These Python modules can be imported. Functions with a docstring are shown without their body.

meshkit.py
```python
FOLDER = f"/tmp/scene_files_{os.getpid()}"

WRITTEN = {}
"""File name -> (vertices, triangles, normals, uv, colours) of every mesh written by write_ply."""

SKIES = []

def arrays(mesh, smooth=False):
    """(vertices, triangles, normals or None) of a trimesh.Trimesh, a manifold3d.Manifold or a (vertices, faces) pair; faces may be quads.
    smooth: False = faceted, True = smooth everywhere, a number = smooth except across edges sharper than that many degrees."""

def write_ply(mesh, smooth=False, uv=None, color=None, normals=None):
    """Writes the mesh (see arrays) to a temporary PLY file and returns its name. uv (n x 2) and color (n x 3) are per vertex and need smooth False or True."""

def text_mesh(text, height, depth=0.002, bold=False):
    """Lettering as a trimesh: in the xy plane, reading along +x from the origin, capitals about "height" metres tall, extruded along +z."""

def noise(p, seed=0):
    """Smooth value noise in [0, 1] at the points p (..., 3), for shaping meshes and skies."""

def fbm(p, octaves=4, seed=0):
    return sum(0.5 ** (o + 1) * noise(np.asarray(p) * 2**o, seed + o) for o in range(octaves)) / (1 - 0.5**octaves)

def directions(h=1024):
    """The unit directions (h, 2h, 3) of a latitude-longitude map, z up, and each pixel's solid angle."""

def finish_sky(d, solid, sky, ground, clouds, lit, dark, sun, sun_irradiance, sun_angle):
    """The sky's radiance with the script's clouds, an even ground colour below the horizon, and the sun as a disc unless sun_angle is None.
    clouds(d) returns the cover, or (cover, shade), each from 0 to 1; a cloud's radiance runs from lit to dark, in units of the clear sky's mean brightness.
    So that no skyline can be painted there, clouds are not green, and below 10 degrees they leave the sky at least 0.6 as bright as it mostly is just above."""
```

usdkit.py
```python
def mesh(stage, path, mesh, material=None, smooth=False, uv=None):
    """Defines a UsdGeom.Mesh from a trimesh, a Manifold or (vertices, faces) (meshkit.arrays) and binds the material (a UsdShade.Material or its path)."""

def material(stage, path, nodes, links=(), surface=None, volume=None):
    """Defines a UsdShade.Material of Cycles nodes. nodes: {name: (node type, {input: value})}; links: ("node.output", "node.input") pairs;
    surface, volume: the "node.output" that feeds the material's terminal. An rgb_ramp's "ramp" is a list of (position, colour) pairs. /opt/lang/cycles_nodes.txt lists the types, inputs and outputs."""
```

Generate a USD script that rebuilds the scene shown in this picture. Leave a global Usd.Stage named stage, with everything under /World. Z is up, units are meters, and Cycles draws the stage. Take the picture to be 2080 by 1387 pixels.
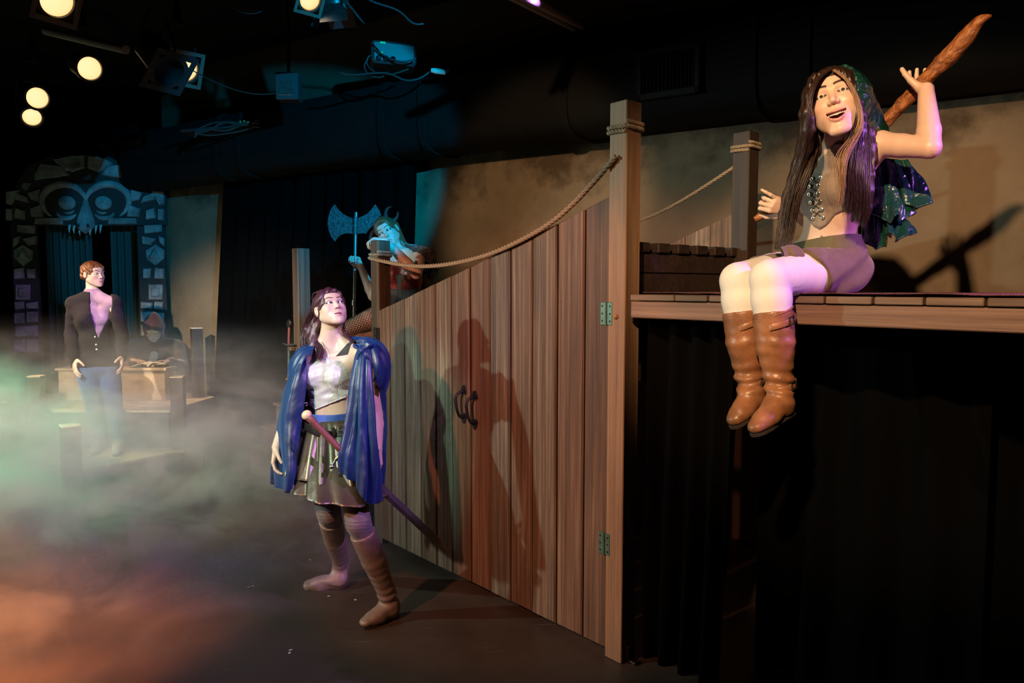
import math, random
import numpy as np
import trimesh, manifold3d, usdkit, meshkit
from shapely.geometry import Polygon
from pxr import Usd, UsdGeom, UsdLux, UsdShade, Gf, Sdf, Vt

stage = Usd.Stage.CreateInMemory()
UsdGeom.SetStageUpAxis(stage, 'Z')
UsdGeom.Xform.Define(stage, '/World')
UsdGeom.Scope.Define(stage, '/World/Looks')
rng = np.random.default_rng(7)
V = lambda *a: np.array(a, float)

# ------------------------------------------------------------------ camera, lights, exposure
EYE, FPX, PITCH = V(0, 0, 1.65), 1500.0, math.atan(110 / 1500.0)
cam = UsdGeom.Camera.Define(stage, '/World/camera')
cam.CreateHorizontalApertureAttr(36.0)
cam.CreateFocalLengthAttr(36.0 * FPX / 2080)
cam.CreateExposureAttr(0.0)
cx = UsdGeom.Xformable(cam)
cx.AddTranslateOp().Set(Gf.Vec3d(*EYE))
cx.AddRotateXOp().Set(90 - math.degrees(PITCH))


def spot(name, pos, target, color, power, half=25, soft=0.35, radius=0.05):
    """a stage spotlight out of the frame"""
    L = UsdLux.SphereLight.Define(stage, '/World/' + name)
    L.CreateRadiusAttr(radius)
    L.CreateIntensityAttr(power)
    L.CreateNormalizeAttr(True)
    L.CreateColorAttr(Gf.Vec3f(*color))
    sh = UsdLux.ShapingAPI.Apply(L.GetPrim())
    sh.CreateShapingConeAngleAttr(half)
    sh.CreateShapingConeSoftnessAttr(soft)
    m = Gf.Matrix4d(1)
    m.SetLookAt(Gf.Vec3d(*map(float, pos)), Gf.Vec3d(*map(float, target)), Gf.Vec3d(0, 0, 1))
    UsdGeom.Xformable(L).AddTransformOp().Set(m.GetInverse())
    return L


LIGHTS = [
    # name, position, target, colour, power, half angle, softness, radius
    ('amber_key_light', (-.55, -.2, 3.35), (1.24, 2.453, 1.99), (1, .62, .33), 265, 18, .45, .05),
    ('pale_side_light', (-4.5, 2.6, 2.5), (-.4, 3.7, 1.2), (.78, 1, .86), 125, 24, .4, .05),
    ('orange_front_light', (-1.95, 1.2, 2.5), (-.2, 3.85, 1.05), (1, .40, .21), 100, 24, .4, .05),
    ('teal_front_light', (-1.75, .9, 2.9), (-.93, 3.65, 1.15), (.42, 1, .86), 135, 10, .6, .04),
    ('purple_side_light', (3.1, 1.3, 3.0), (.95, 2.5, 1.45), (.60, .19, 1), 125, 16, .5, .05),
    ('magenta_front_light', (1.6, 1.2, 3.2), (-.9, 3.65, 1.2), (.72, .34, 1), 175, 12, .3, .05),
    ('cyan_back_light', (1.0, 1.0, 3.3), (-2.4, 7.2, 2.3), (.0, .44, .85), 560, 12, .2, .03),
    ('green_haze_light', (-6.2, 4.3, 2.6), (-4.5, 5.0, .6), (.2, 1, .5), 520, 22, .6, .05),
    ('warm_haze_light', (-3.2, 1.8, 3.3), (-2.8, 5.8, .6), (1, .86, .66), 580, 24, .6, .05),
    ('orange_low_light', (-4.6, 1.5, 2.6), (-2.5, 3.0, 0), (1, .36, .14), 1800, 13, 1.0, .05),
    ('violet_narrow_light', (.6, 3.6, 3.3), (-3.6, 6.4, 1.75), (.5, .22, 1), 330, 5.5, .4, .05),
    ('amber_rear_light', (-5.6, 5.6, 3.3), (-3.4, 6.8, .7), (1, .68, .40), 260, 14, .6, .05),
    ('wall_wash_light', (-.6, 1.5, 3.35), (.23, 5.4, 2.28), (1, .64, .34), 120, 12.5, .6, .05),
]
for l in LIGHTS:
    spot(*l)


# ------------------------------------------------------------------ scene helpers
def ray(px, py):
    s, c = math.sin(PITCH), math.cos(PITCH)
    a, b = (px - 1040) / FPX, (693.5 - py) / FPX
    return V(a, c + b * s, -s + b * c)


def P(px, py, d):
    """the point at camera depth d that the photograph shows at a pixel"""
    return EYE + d * ray(px, py)


def on_z(px, py, z):
    r = ray(px, py)
    return EYE + r * (z - EYE[2]) / r[2]


def on_plane(px, py, p0, n):
    r = ray(px, py)
    return EYE + r * np.dot(p0 - EYE, n) / np.dot(r, n)


_names = {}


def free(path):
    k = _names.get(path, -1) + 1
    _names[path] = k
    return path if k == 0 else f'{path}_{k:03d}'


def path_of(parent):
    return '/World' if parent is None else str(parent.GetPath()) if hasattr(parent, 'GetPath') else parent


def tag(o, label=None, cat=None, group=None, kind=None):
    p = o.GetPrim() if hasattr(o, 'GetPrim') else o
    for k, v in (('label', label), ('category', cat), ('group', group), ('kind', kind)):
        if v:
            p.SetCustomDataByKey(k, v)
    return p


def thing(name, label, cat, group=None, kind=None, loc=None):
    x = UsdGeom.Xform.Define(stage, free('/World/' + name))
    if loc is not None:
        x.AddTranslateOp().Set(Gf.Vec3d(*map(float, loc)))
    return tag(x, label, cat, group, kind)


def obj(name, mesh, mat, parent=None, smooth=30, label=None, paint=None, kind=None, cat=None, group=None):
    """ONE mesh prim; paint = per-vertex colours (attribute 'paint')"""
    if isinstance(mesh, list):
        mesh = trimesh.util.concatenate([tm(m) for m in mesh])
    m = usdkit.mesh(stage, free(path_of(parent) + '/' + name), mesh, mat, smooth)
    if paint is not None:
        UsdGeom.PrimvarsAPI(m).CreatePrimvar('paint', Sdf.ValueTypeNames.Color3fArray, 'vertex').Set(Vt.Vec3fArray.FromNumpy(np.asarray(paint, np.float32)))
    return tag(m, label, cat, group, kind)


def tm(m):
    if isinstance(m, trimesh.Trimesh):
        return m
    if hasattr(m, 'to_mesh'):
        q = m.to_mesh()
        return trimesh.Trimesh(q.vert_properties[:, :3], q.tri_verts, process=False)
    v, f = m
    f = np.asarray(f)
    if f.shape[1] == 4:
        f = np.vstack([f[:, [0, 1, 2]], f[:, [0, 2, 3]]])
    return trimesh.Trimesh(v, f, process=False)


def unit(v):
    v = np.asarray(v, float)
    return v / (np.linalg.norm(v) + 1e-12)


def hull(pts):
    return tm(manifold3d.Manifold.hull_points(np.asarray(pts, float)))


def box(lo, hi, frame=None, bevel=.004):
    """chamfered box lo..hi in the frame (origin, x, y, z axes)"""
    lo, hi = np.asarray(lo, float), np.asarray(hi, float)
    b = min(bevel, (hi - lo).min() * .3)
    pts = []
    for s in np.ndindex(2, 2, 2):
        c = np.where(s, hi, lo)
        inn = np.where(s, hi - b, lo + b)
        for k in range(3):
            q = inn.copy()
            q[k] = c[k]
            pts.append(q)
    pts = np.array(pts)
    if frame is not None:
        o, ax = frame
        pts = o + pts @ np.asarray(ax)
    return hull(pts)


def tube(points, radii, sides=8, caps=True):
    p = np.asarray(points, float)
    n = len(p)
    r = np.broadcast_to(np.asarray(radii, float), (n,))
    t = np.gradient(p, axis=0)
    t /= np.linalg.norm(t, axis=1, keepdims=True) + 1e-12
    a = np.cross(t[0], V(0, 0, 1) if abs(t[0][2]) < .9 else V(1, 0, 0))
    A = []
    for i in range(n):
        a = a - t[i] * np.dot(a, t[i])
        a = unit(a)
        A.append(a)
    A = np.array(A)
    B = np.cross(t, A)
    ang = np.arange(sides) * 2 * np.pi / sides
    v = (p[:, None] + r[:, None, None] * (np.cos(ang)[None, :, None] * A[:, None] + np.sin(ang)[None, :, None] * B[:, None])).reshape(-1, 3)
    i, j = np.meshgrid(np.arange(n - 1), np.arange(sides), indexing='ij')
    q = np.stack([i * sides + j, i * sides + (j + 1) % sides, (i + 1) * sides + (j + 1) % sides, (i + 1) * sides + j], -1).reshape(-1, 4)
    f = np.vstack([q[:, [0, 1, 2]], q[:, [0, 2, 3]]])
    if caps:
        m = len(v)
        v = np.vstack([v, p[:1], p[-1:]])
        k = np.arange(sides)
        f = np.vstack([f, np.stack([np.full(sides, m), (k + 1) % sides, k], 1), np.stack([np.full(sides, m + 1), (n - 1) * sides + k, (n - 1) * sides + (k + 1) % sides], 1)])
    return trimesh.Trimesh(v, f, process=False)


def catmull(pts, n):
    """n points on a smooth curve through pts"""
    from scipy.interpolate import CubicSpline, PchipInterpolator
    pts = np.asarray(pts, float)
    if len(pts) == 2:
        return pts[0] + np.linspace(0, 1, n)[:, None] * (pts[1] - pts[0])
    d = np.r_[0, np.cumsum(np.linalg.norm(np.diff(pts, axis=0), axis=1) + 1e-9)]
    return CubicSpline(d, pts)(np.linspace(0, d[-1], n))


def rope_mesh(pts, r, pitch=.07, strands=3, step=.012):
    p = np.asarray(pts, float)
    L = np.linalg.norm(np.diff(p, axis=0), axis=1).sum()
    p = catmull(p, max(8, int(L / step)))
    t = np.gradient(p, axis=0)
    t /= np.linalg.norm(t, axis=1, keepdims=True)
    a = np.cross(t, V(0, 0, 1) + 1e-3)
    a /= np.linalg.norm(a, axis=1, keepdims=True)
    b = np.cross(t, a)
    s = np.r_[0, np.cumsum(np.linalg.norm(np.diff(p, axis=0), axis=1))]
    out = []
    for k in range(strands):
        w = 2 * np.pi * (s / pitch + k / strands)
        out.append(tube(p + .52 * r * (np.cos(w)[:, None] * a + np.sin(w)[:, None] * b), r * .54, 6))
    return trimesh.util.concatenate(out)


def extrude(poly, depth, o, ax):
    """polygon (2D in axes x, y of the frame) extruded along the frame's z"""
    m = trimesh.creation.extrude_polygon(poly if isinstance(poly, Polygon) else Polygon(poly), depth, engine='earcut')
    v = np.array(m.vertices)
    ax = np.asarray(ax, float)
    f = np.array(m.faces)
    if np.linalg.det(ax) < 0:
        f = f[:, ::-1]
    return trimesh.Trimesh(o + v @ ax, f, process=False)


def lathe(profile, o=V(0, 0, 0), axis=V(0, 0, 1), n=24):
    """profile: (radius, height) pairs"""
    pr = np.asarray(profile, float)
    w = unit(axis)
    a = unit(np.cross(w, V(1, 0, 0) if abs(w[0]) < .9 else V(0, 1, 0)))
    b = np.cross(w, a)
    ang = np.arange(n) * 2 * np.pi / n
    ring = np.cos(ang)[:, None] * a + np.sin(ang)[:, None] * b
    v = (o + pr[:, None, 1:] * w + np.maximum(pr[:, None, :1], 1e-5) * ring[None]).reshape(-1, 3)
    m = len(pr)
    i, j = np.meshgrid(np.arange(m - 1), np.arange(n), indexing='ij')
    q = np.stack([i * n + j, i * n + (j + 1) % n, (i + 1) * n + (j + 1) % n, (i + 1) * n + j], -1).reshape(-1, 4)
    return tm((v, q))


def sheet(grid, th):
    """a (nu, nv, 3) grid of points as a closed thin sheet of thickness th"""
    g = np.asarray(grid, float)
    nu, nv, _ = g.shape
    n = np.cross(np.gradient(g, axis=0), np.gradient(g, axis=1))
    n /= np.linalg.norm(n, axis=2, keepdims=True) + 1e-12
    v = np.concatenate([(g + n * th / 2).reshape(-1, 3), (g - n * th / 2).reshape(-1, 3)])
    k = nu * nv
    i, j = np.meshgrid(np.arange(nu - 1), np.arange(nv - 1), indexing='ij')
    q = np.stack([i * nv + j, (i + 1) * nv + j, (i + 1) * nv + j + 1, i * nv + j + 1], -1).reshape(-1, 4)
    rim = []
    for line in (np.arange(nv), (nu - 1) * nv + np.arange(nv)[::-1], np.arange(nu)[::-1] * nv, np.arange(nu) * nv + nv - 1):
        rim += [[a, b, b + k, a + k] for a, b in zip(line[:-1], line[1:])]
    return tm((v, np.vstack([q, q[:, ::-1] + k, np.array(rim)])))


# ------------------------------------------------------------------ materials
def mat(name, nodes, links=(), surface='p.BSDF', volume=None):
    return usdkit.material(stage, '/World/Looks/' + name, nodes, links, surface=surface, volume=volume)


def plain(name, color, rough=.5, metal=0, bump=0, bscale=60, var=.0, vscale=8, **kw):
    """one colour with slight mottling and a fine bump"""
    c = np.array(color)
    nodes = {'p': ('principled_bsdf', {'base_color': color, 'roughness': rough, 'metallic': metal, **kw}), 'g': ('geometry', {})}
    links = []
    if var:
        nodes['n'] = ('noise_texture', {'scale': vscale, 'detail': 5, 'roughness': .6})
        nodes['r'] = ('rgb_ramp', {'ramp': [(.3, tuple(c * (1 - var))), (.7, tuple(np.minimum(c * (1 + var), 1)))]})
        links += [('g.position', 'n.vector'), ('n.fac', 'r.fac'), ('r.color', 'p.base_color')]
    if bump:
        nodes['bn'] = ('noise_texture', {'scale': bscale, 'detail': 3})
        nodes['b'] = ('bump', {'strength': bump, 'distance': .01})
        links += [('g.position', 'bn.vector'), ('bn.fac', 'b.height'), ('b.normal', 'p.normal')]
    return mat(name, nodes, links)


def painted(name, rough=.5, bump=0, bscale=120, **kw):
    """colour from the mesh's paint attribute"""
    nodes = {'p': ('principled_bsdf', {'roughness': rough, **kw}), 'a': ('attribute', {'attribute': 'paint'}), 'g': ('geometry', {})}
    links = [('a.color', 'p.base_color')]
    if bump:
        nodes['bn'] = ('noise_texture', {'scale': bscale, 'detail': 3})
        nodes['b'] = ('bump', {'strength': bump, 'distance': .01})
        links += [('g.position', 'bn.vector'), ('bn.fac', 'b.height'), ('b.normal', 'p.normal')]
    return mat(name, nodes, links)


def wood(name, cols, along='z', angle=0., fine=55., stretch=1.6, rough=.62, bump=.25, vary=.25):
    """grain running along an axis; each piece takes its own offset and tone from its random number"""
    sc = {'z': (fine, fine, stretch), 'x': (stretch, fine, fine), 'y': (fine, stretch, fine)}[along]
    bs = {'z': (9, 9, .9), 'x': (.9, 9, 9), 'y': (9, .9, 9)}[along]
    nodes = {
        'g': ('geometry', {}), 'o': ('object_info', {}), 'rot': ('vector_rotate', {'rotate_type': 'z_axis', 'angle': angle}),
        'k': ('vector_math', {'math_type': 'scale', 'scale': 37.0}), 'cv': ('combine_xyz', {}), 'add': ('vector_math', {'math_type': 'add'}),
        'm': ('mapping', {'scale': sc}), 'n': ('noise_texture', {'detail': 6, 'roughness': .65, 'distortion': .3}),
        'm2': ('mapping', {'scale': bs}), 'n2': ('noise_texture', {'detail': 4, 'roughness': .6, 'distortion': .2}),
        'r': ('rgb_ramp', {'ramp': [(.25, cols[0]), (.5, cols[1]), (.75, cols[2])]}),
        'r2': ('rgb_ramp', {'ramp': [(.3, (.62, .6, .58)), (.52, (1, 1, 1)), (.72, (1.25, 1.28, 1.3))]}),
        'mul': ('mix_color', {'blend_type': 'multiply', 'fac': 1.0, 'use_clamp': False}),
        'hs': ('hsv', {'saturation': 1.0}), 'mr': ('map_range', {'to_min': 1 - vary, 'to_max': 1 + vary}),
        'b': ('bump', {'strength': bump, 'distance': .004}),
        'p': ('principled_bsdf', {'roughness': rough}),
    }
    links = [('g.position', 'rot.vector'), ('o.random', 'cv.x'), ('o.random', 'cv.z'), ('cv.vector', 'k.vector1'), ('rot.vector', 'add.vector1'), ('k.vector', 'add.vector2'),
             ('add.vector', 'm.vector'), ('m.vector', 'n.vector'), ('add.vector', 'm2.vector'), ('m2.vector', 'n2.vector'), ('n.fac', 'r.fac'), ('n2.fac', 'r2.fac'),
             ('r.color', 'mul.a'), ('r2.color', 'mul.b'), ('o.random', 'mr.value'), ('mr.result', 'hs.value'), ('mul.result', 'hs.color'), ('hs.color', 'p.base_color'),
             ('n.fac', 'b.height'), ('b.normal', 'p.normal')]
    return mat(name, nodes, links)

# ------------------------------------------------------------------ the stage: room, walls, gate, platforms
M = {}
BLACK = M['black'] = plain('black_paint', (.0026, .0025, .0024), .85, var=.3, bump=.2, bscale=25, specular_ior_level=.2)
M['drape'] = plain('black_drape', (.0016, .0016, .0017), 1.0, bump=.3, bscale=300, specular_ior_level=.04)
M['iron'] = plain('dark_iron', (.03, .026, .022), .42, .7, bump=.3, bscale=120)
M['lampcase'] = plain('lamp_black_metal', (.03, .03, .032), .38, .4)
M['steel'] = plain('dull_steel', (.45, .44, .42), .3, 1, var=.25, vscale=40, bump=.15, bscale=90)
M['brass'] = plain('brass', (.65, .42, .16), .3, 1)
M['hinge'] = plain('green_hinge_metal', (.12, .21, .17), .4, .6, var=.2, vscale=50)
M['rope'] = plain('rope_fibre', (.36, .27, .18), .85, var=.25, vscale=160, bump=.3, bscale=400)
M['cord'] = plain('black_cable', (.02, .02, .02), .5)
M['paper'] = plain('page_paper', (.75, .66, .5), .8)
UA = math.atan2(-.655, .755)            # the gate runs along this bearing
gate_angle = -math.atan2(.755, -.655)
W_BOARD = [wood('board_%s' % n, c, 'z', 0, 60, 1.3, .6, .35, .2) for n, c in (
    ('brown', ((.05, .026, .016), (.145, .088, .056), (.31, .225, .165))),
    ('grey', ((.055, .032, .02), (.16, .112, .080), (.36, .295, .235))),
    ('russet', ((.055, .025, .014), (.155, .080, .048), (.28, .18, .115))))]
M['post'] = wood('post_wood', ((.19, .098, .055), (.31, .178, .102), (.40, .25, .15)), 'z', 0, 75, 1.0, .55, .3, .06)
M['post_dark'] = wood('dark_post_wood', ((.026, .014, .009), (.045, .026, .017), (.066, .041, .028)), 'z', 0, 75, 1.0, .55, .3, .08)
M['post_mid'] = wood('mid_post_wood', ((.05, .03, .02), (.095, .06, .042), (.145, .10, .072)), 'z', 0, 75, 1.0, .55, .3, .06)
M['beam'] = wood('beam_wood', ((.085, .042, .029), (.155, .086, .06), (.22, .135, .098)), 'x', gate_angle, 60, 1.2, .6, .3, .1)
M['plank_dark'] = wood('dark_plank', ((.016, .008, .006), (.028, .015, .011), (.05, .028, .02)), 'x', gate_angle, 50, 1.2, .6, .3, .12)
M['deck'] = wood('deck_wood', ((.075, .042, .027), (.125, .076, .05), (.18, .12, .085)), 'x', gate_angle, 50, 1.5, .6, .3, .15)
M['mat'] = plain('deck_mat', (.16, .055, .055), .85, var=.2, bump=.4, bscale=200)

U, N, Z = V(-.655, .755, 0), V(.755, .655, 0), V(0, 0, 1)
U, N = unit(U), unit(N)
G0 = V(.410, 3.212, 0)
GF = (G0, [U, N, Z])


def G(s, n, z):
    return G0 + s * U + n * N + z * Z


# floor: dark paint with scuffs and worn patches
M['floor'] = mat('floor_paint', {
    'g': ('geometry', {}), 'n': ('noise_texture', {'scale': 1.7, 'detail': 7, 'roughness': .62}), 'r': ('rgb_ramp', {'ramp': [(.3, (.036, .0245, .019)), (.55, (.054, .037, .029)), (.75, (.078, .055, .044))]}),
    'm': ('mapping', {'rotation': (0, 0, .6), 'scale': (1.2, 22, 1)}), 'n2': ('noise_texture', {'scale': 3, 'detail': 3, 'roughness': .5}),
    'r2': ('rgb_ramp', {'ramp': [(.66, (0, 0, 0)), (.74, (.06, .052, .045))]}), 'add': ('mix_color', {'blend_type': 'add', 'fac': 1.0, 'use_clamp': False}),
    'v': ('noise_texture', {'scale': 140, 'detail': 2}), 'b': ('bump', {'strength': .25, 'distance': .003}), 'p': ('principled_bsdf', {'roughness': .42}),
    'rr': ('map_range', {'from_min': .3, 'from_max': .7, 'to_min': .36, 'to_max': .6})},
    [('g.position', 'n.vector'), ('n.fac', 'r.fac'), ('g.position', 'm.vector'), ('m.vector', 'n2.vector'), ('n2.fac', 'r2.fac'), ('r.color', 'add.a'), ('r2.color', 'add.b'), ('add.result', 'p.base_color'),
     ('g.position', 'v.vector'), ('v.fac', 'b.height'), ('b.normal', 'p.normal'), ('n.fac', 'rr.value'), ('rr.result', 'p.roughness')])
obj('floor', box((-7.2, -3.0, -.08), (4.6, 9.6, 0), bevel=.001), M['floor'], kind='structure', smooth=False)

# scenic back wall: mottled brown plaster look, sponge-darkened at the top edge
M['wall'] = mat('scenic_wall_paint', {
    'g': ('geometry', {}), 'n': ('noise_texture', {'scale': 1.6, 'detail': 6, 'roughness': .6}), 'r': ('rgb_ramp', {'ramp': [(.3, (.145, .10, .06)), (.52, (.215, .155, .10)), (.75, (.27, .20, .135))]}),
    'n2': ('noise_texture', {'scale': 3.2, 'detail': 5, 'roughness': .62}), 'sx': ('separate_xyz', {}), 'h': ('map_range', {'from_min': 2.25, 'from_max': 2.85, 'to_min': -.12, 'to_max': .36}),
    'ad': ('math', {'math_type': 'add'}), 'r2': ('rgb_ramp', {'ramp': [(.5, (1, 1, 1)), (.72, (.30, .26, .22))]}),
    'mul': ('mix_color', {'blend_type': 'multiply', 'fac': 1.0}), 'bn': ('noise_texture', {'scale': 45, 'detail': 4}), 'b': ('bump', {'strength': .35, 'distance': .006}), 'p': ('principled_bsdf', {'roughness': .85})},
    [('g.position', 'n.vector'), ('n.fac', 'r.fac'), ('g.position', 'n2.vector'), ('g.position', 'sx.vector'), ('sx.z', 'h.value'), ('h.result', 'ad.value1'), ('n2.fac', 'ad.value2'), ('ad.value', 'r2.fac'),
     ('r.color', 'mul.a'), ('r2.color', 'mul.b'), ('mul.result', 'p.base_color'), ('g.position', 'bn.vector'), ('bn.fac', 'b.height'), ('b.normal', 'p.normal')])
WN = unit(V(.538, .843, 0))
WU = V(-WN[1], WN[0], 0)                 # leftwards along the wall
W0 = WN * 4.797
WF = (W0, [WU, WN, Z])


def wall_at(px, py):
    """(position along the wall, height) of a pixel on the back wall"""
    q = on_plane(px, py, W0, WN) - W0
    return float(q @ WU), float(q[2])


wl = wall_at(337, 500)[0]
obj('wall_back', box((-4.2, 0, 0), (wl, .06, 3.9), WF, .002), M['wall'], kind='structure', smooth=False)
obj('wall_left', box((-7.2, -3.0, 0), (-7.1, 9.6, 4.0), bevel=.002), BLACK, kind='structure', smooth=False)
obj('wall_rear', box((-7.2, 9.5, 0), (0, 9.6, 4.0), bevel=.002), BLACK, kind='structure', smooth=False)
obj('ceiling', box((-7.2, -3.0, 3.9), (4.6, 9.6, 4.0), bevel=.002), BLACK, kind='structure', smooth=False)

# air duct along the top of the wall
q0, q1 = on_plane(340, 384, W0 - .32 * WN, WN), on_plane(2080, 146, W0 - .32 * WN, WN)
zb = float((q0[2] + q1[2]) / 2)
duct = thing('air_duct', 'long black air duct running under the ceiling along the brown wall', 'duct')
prof = []
for a in np.linspace(0, 2 * np.pi, 41)[:-1]:          # rounded section
    ca, sa = math.cos(a), math.sin(a)
    prof.append((.25 * math.copysign(abs(ca) ** .55, ca), .29 * math.copysign(abs(sa) ** .55, sa)))
dn, dz = -.20, zb + .29


def duct_piece(s0, s1, grow, name, par):
    pl = Polygon([(x * (1 + grow), y * (1 + grow)) for x, y in prof])
    return obj(name, extrude(pl, abs(s1 - s0), W0 + dn * WN + dz * Z + s0 * WU, [WN, Z, WU * np.sign(s1 - s0)]), M['black'], par, 40)


duct_piece(-4.2, wl + .05, 0, 'duct_body', duct)
for px in (300, 520, 565, 850, 930, 1205, 1560, 1660):
    s = wall_at(px, 330)[0]
    duct_piece(s - .03, s + .03, .05, 'duct_collar', duct)
s0, s1 = wall_at(1478, 120)[0] + .02, wall_at(1352, 120)[0]
vent = obj('vent_frame', [box((s0, dn - .285, dz - .17), (s1, dn - .245, dz - .13), WF), box((s0, dn - .285, dz + .09), (s1, dn - .245, dz + .13), WF),
                          box((s0, dn - .285, dz - .17), (s0 + .03, dn - .245, dz + .13), WF), box((s1 - .03, dn - .285, dz - .17), (s1, dn - .245, dz + .13), WF)], plain('vent_paint', (.005, .005, .005), .7, specular_ior_level=.2), duct)
for k in range(14):
    s = s0 + .03 + (s1 - s0 - .06) * (k + .5) / 14
    obj('slat', box((s - .004, dn - .275, dz - .13), (s + .004, dn - .25, dz + .09), WF, .001), BLACK, vent)

# black stage drapes


def drape(name, label, a, b, z0, z1, depth=.05, folds=9, a1=None, b1=None, mat_=None, seed=0, group=None, th=.006):
    """a hanging cloth from floor points a..b (top a1..b1), pleated"""
    r = np.random.default_rng(seed)
    a1, b1 = (a if a1 is None else a1), (b if b1 is None else b1)
    nu, nv = folds * 10 + 1, 10
    t = np.linspace(0, 1, nu)
    ph = np.cumsum(r.uniform(.6, 1.4, nu))
    ph = ph / ph[-1] * folds * 2 * np.pi
    am = .5 + .5 * meshkit.noise(np.stack([t * folds * .7, t * 0, t * 0], 1), seed)
    nrm = unit(np.cross(np.append(unit(b - a)[:2], 0), Z))
    g = np.zeros((nu, nv, 3))
    for j, v in enumerate(np.linspace(0, 1, nv)):
        base = (a + (b - a) * t[:, None]) * (1 - v) + (a1 + (b1 - a1) * t[:, None]) * v
        g[:, j] = base + (np.sin(ph + .5 * np.sin(3 * v + t * 5)) * am * depth * (1 - .35 * v))[:, None] * nrm
        g[:, j, 2] = z0 + (z1 - z0) * v
    return obj(name, sheet(g, th), mat_ or M['drape'], None, 50, label, cat='curtain', group=group)


off = .12 * WN
g = lambda px, py: np.append(on_plane(px, py, W0 - off, WN)[:2], 0)
drape('stage_curtain', 'tall black curtain hanging in front of the back wall beside the axe', g(425, 600), g(826, 600), .02, zb + .01, .05, 12, g(457, 380), g(848, 330), seed=3)

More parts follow.
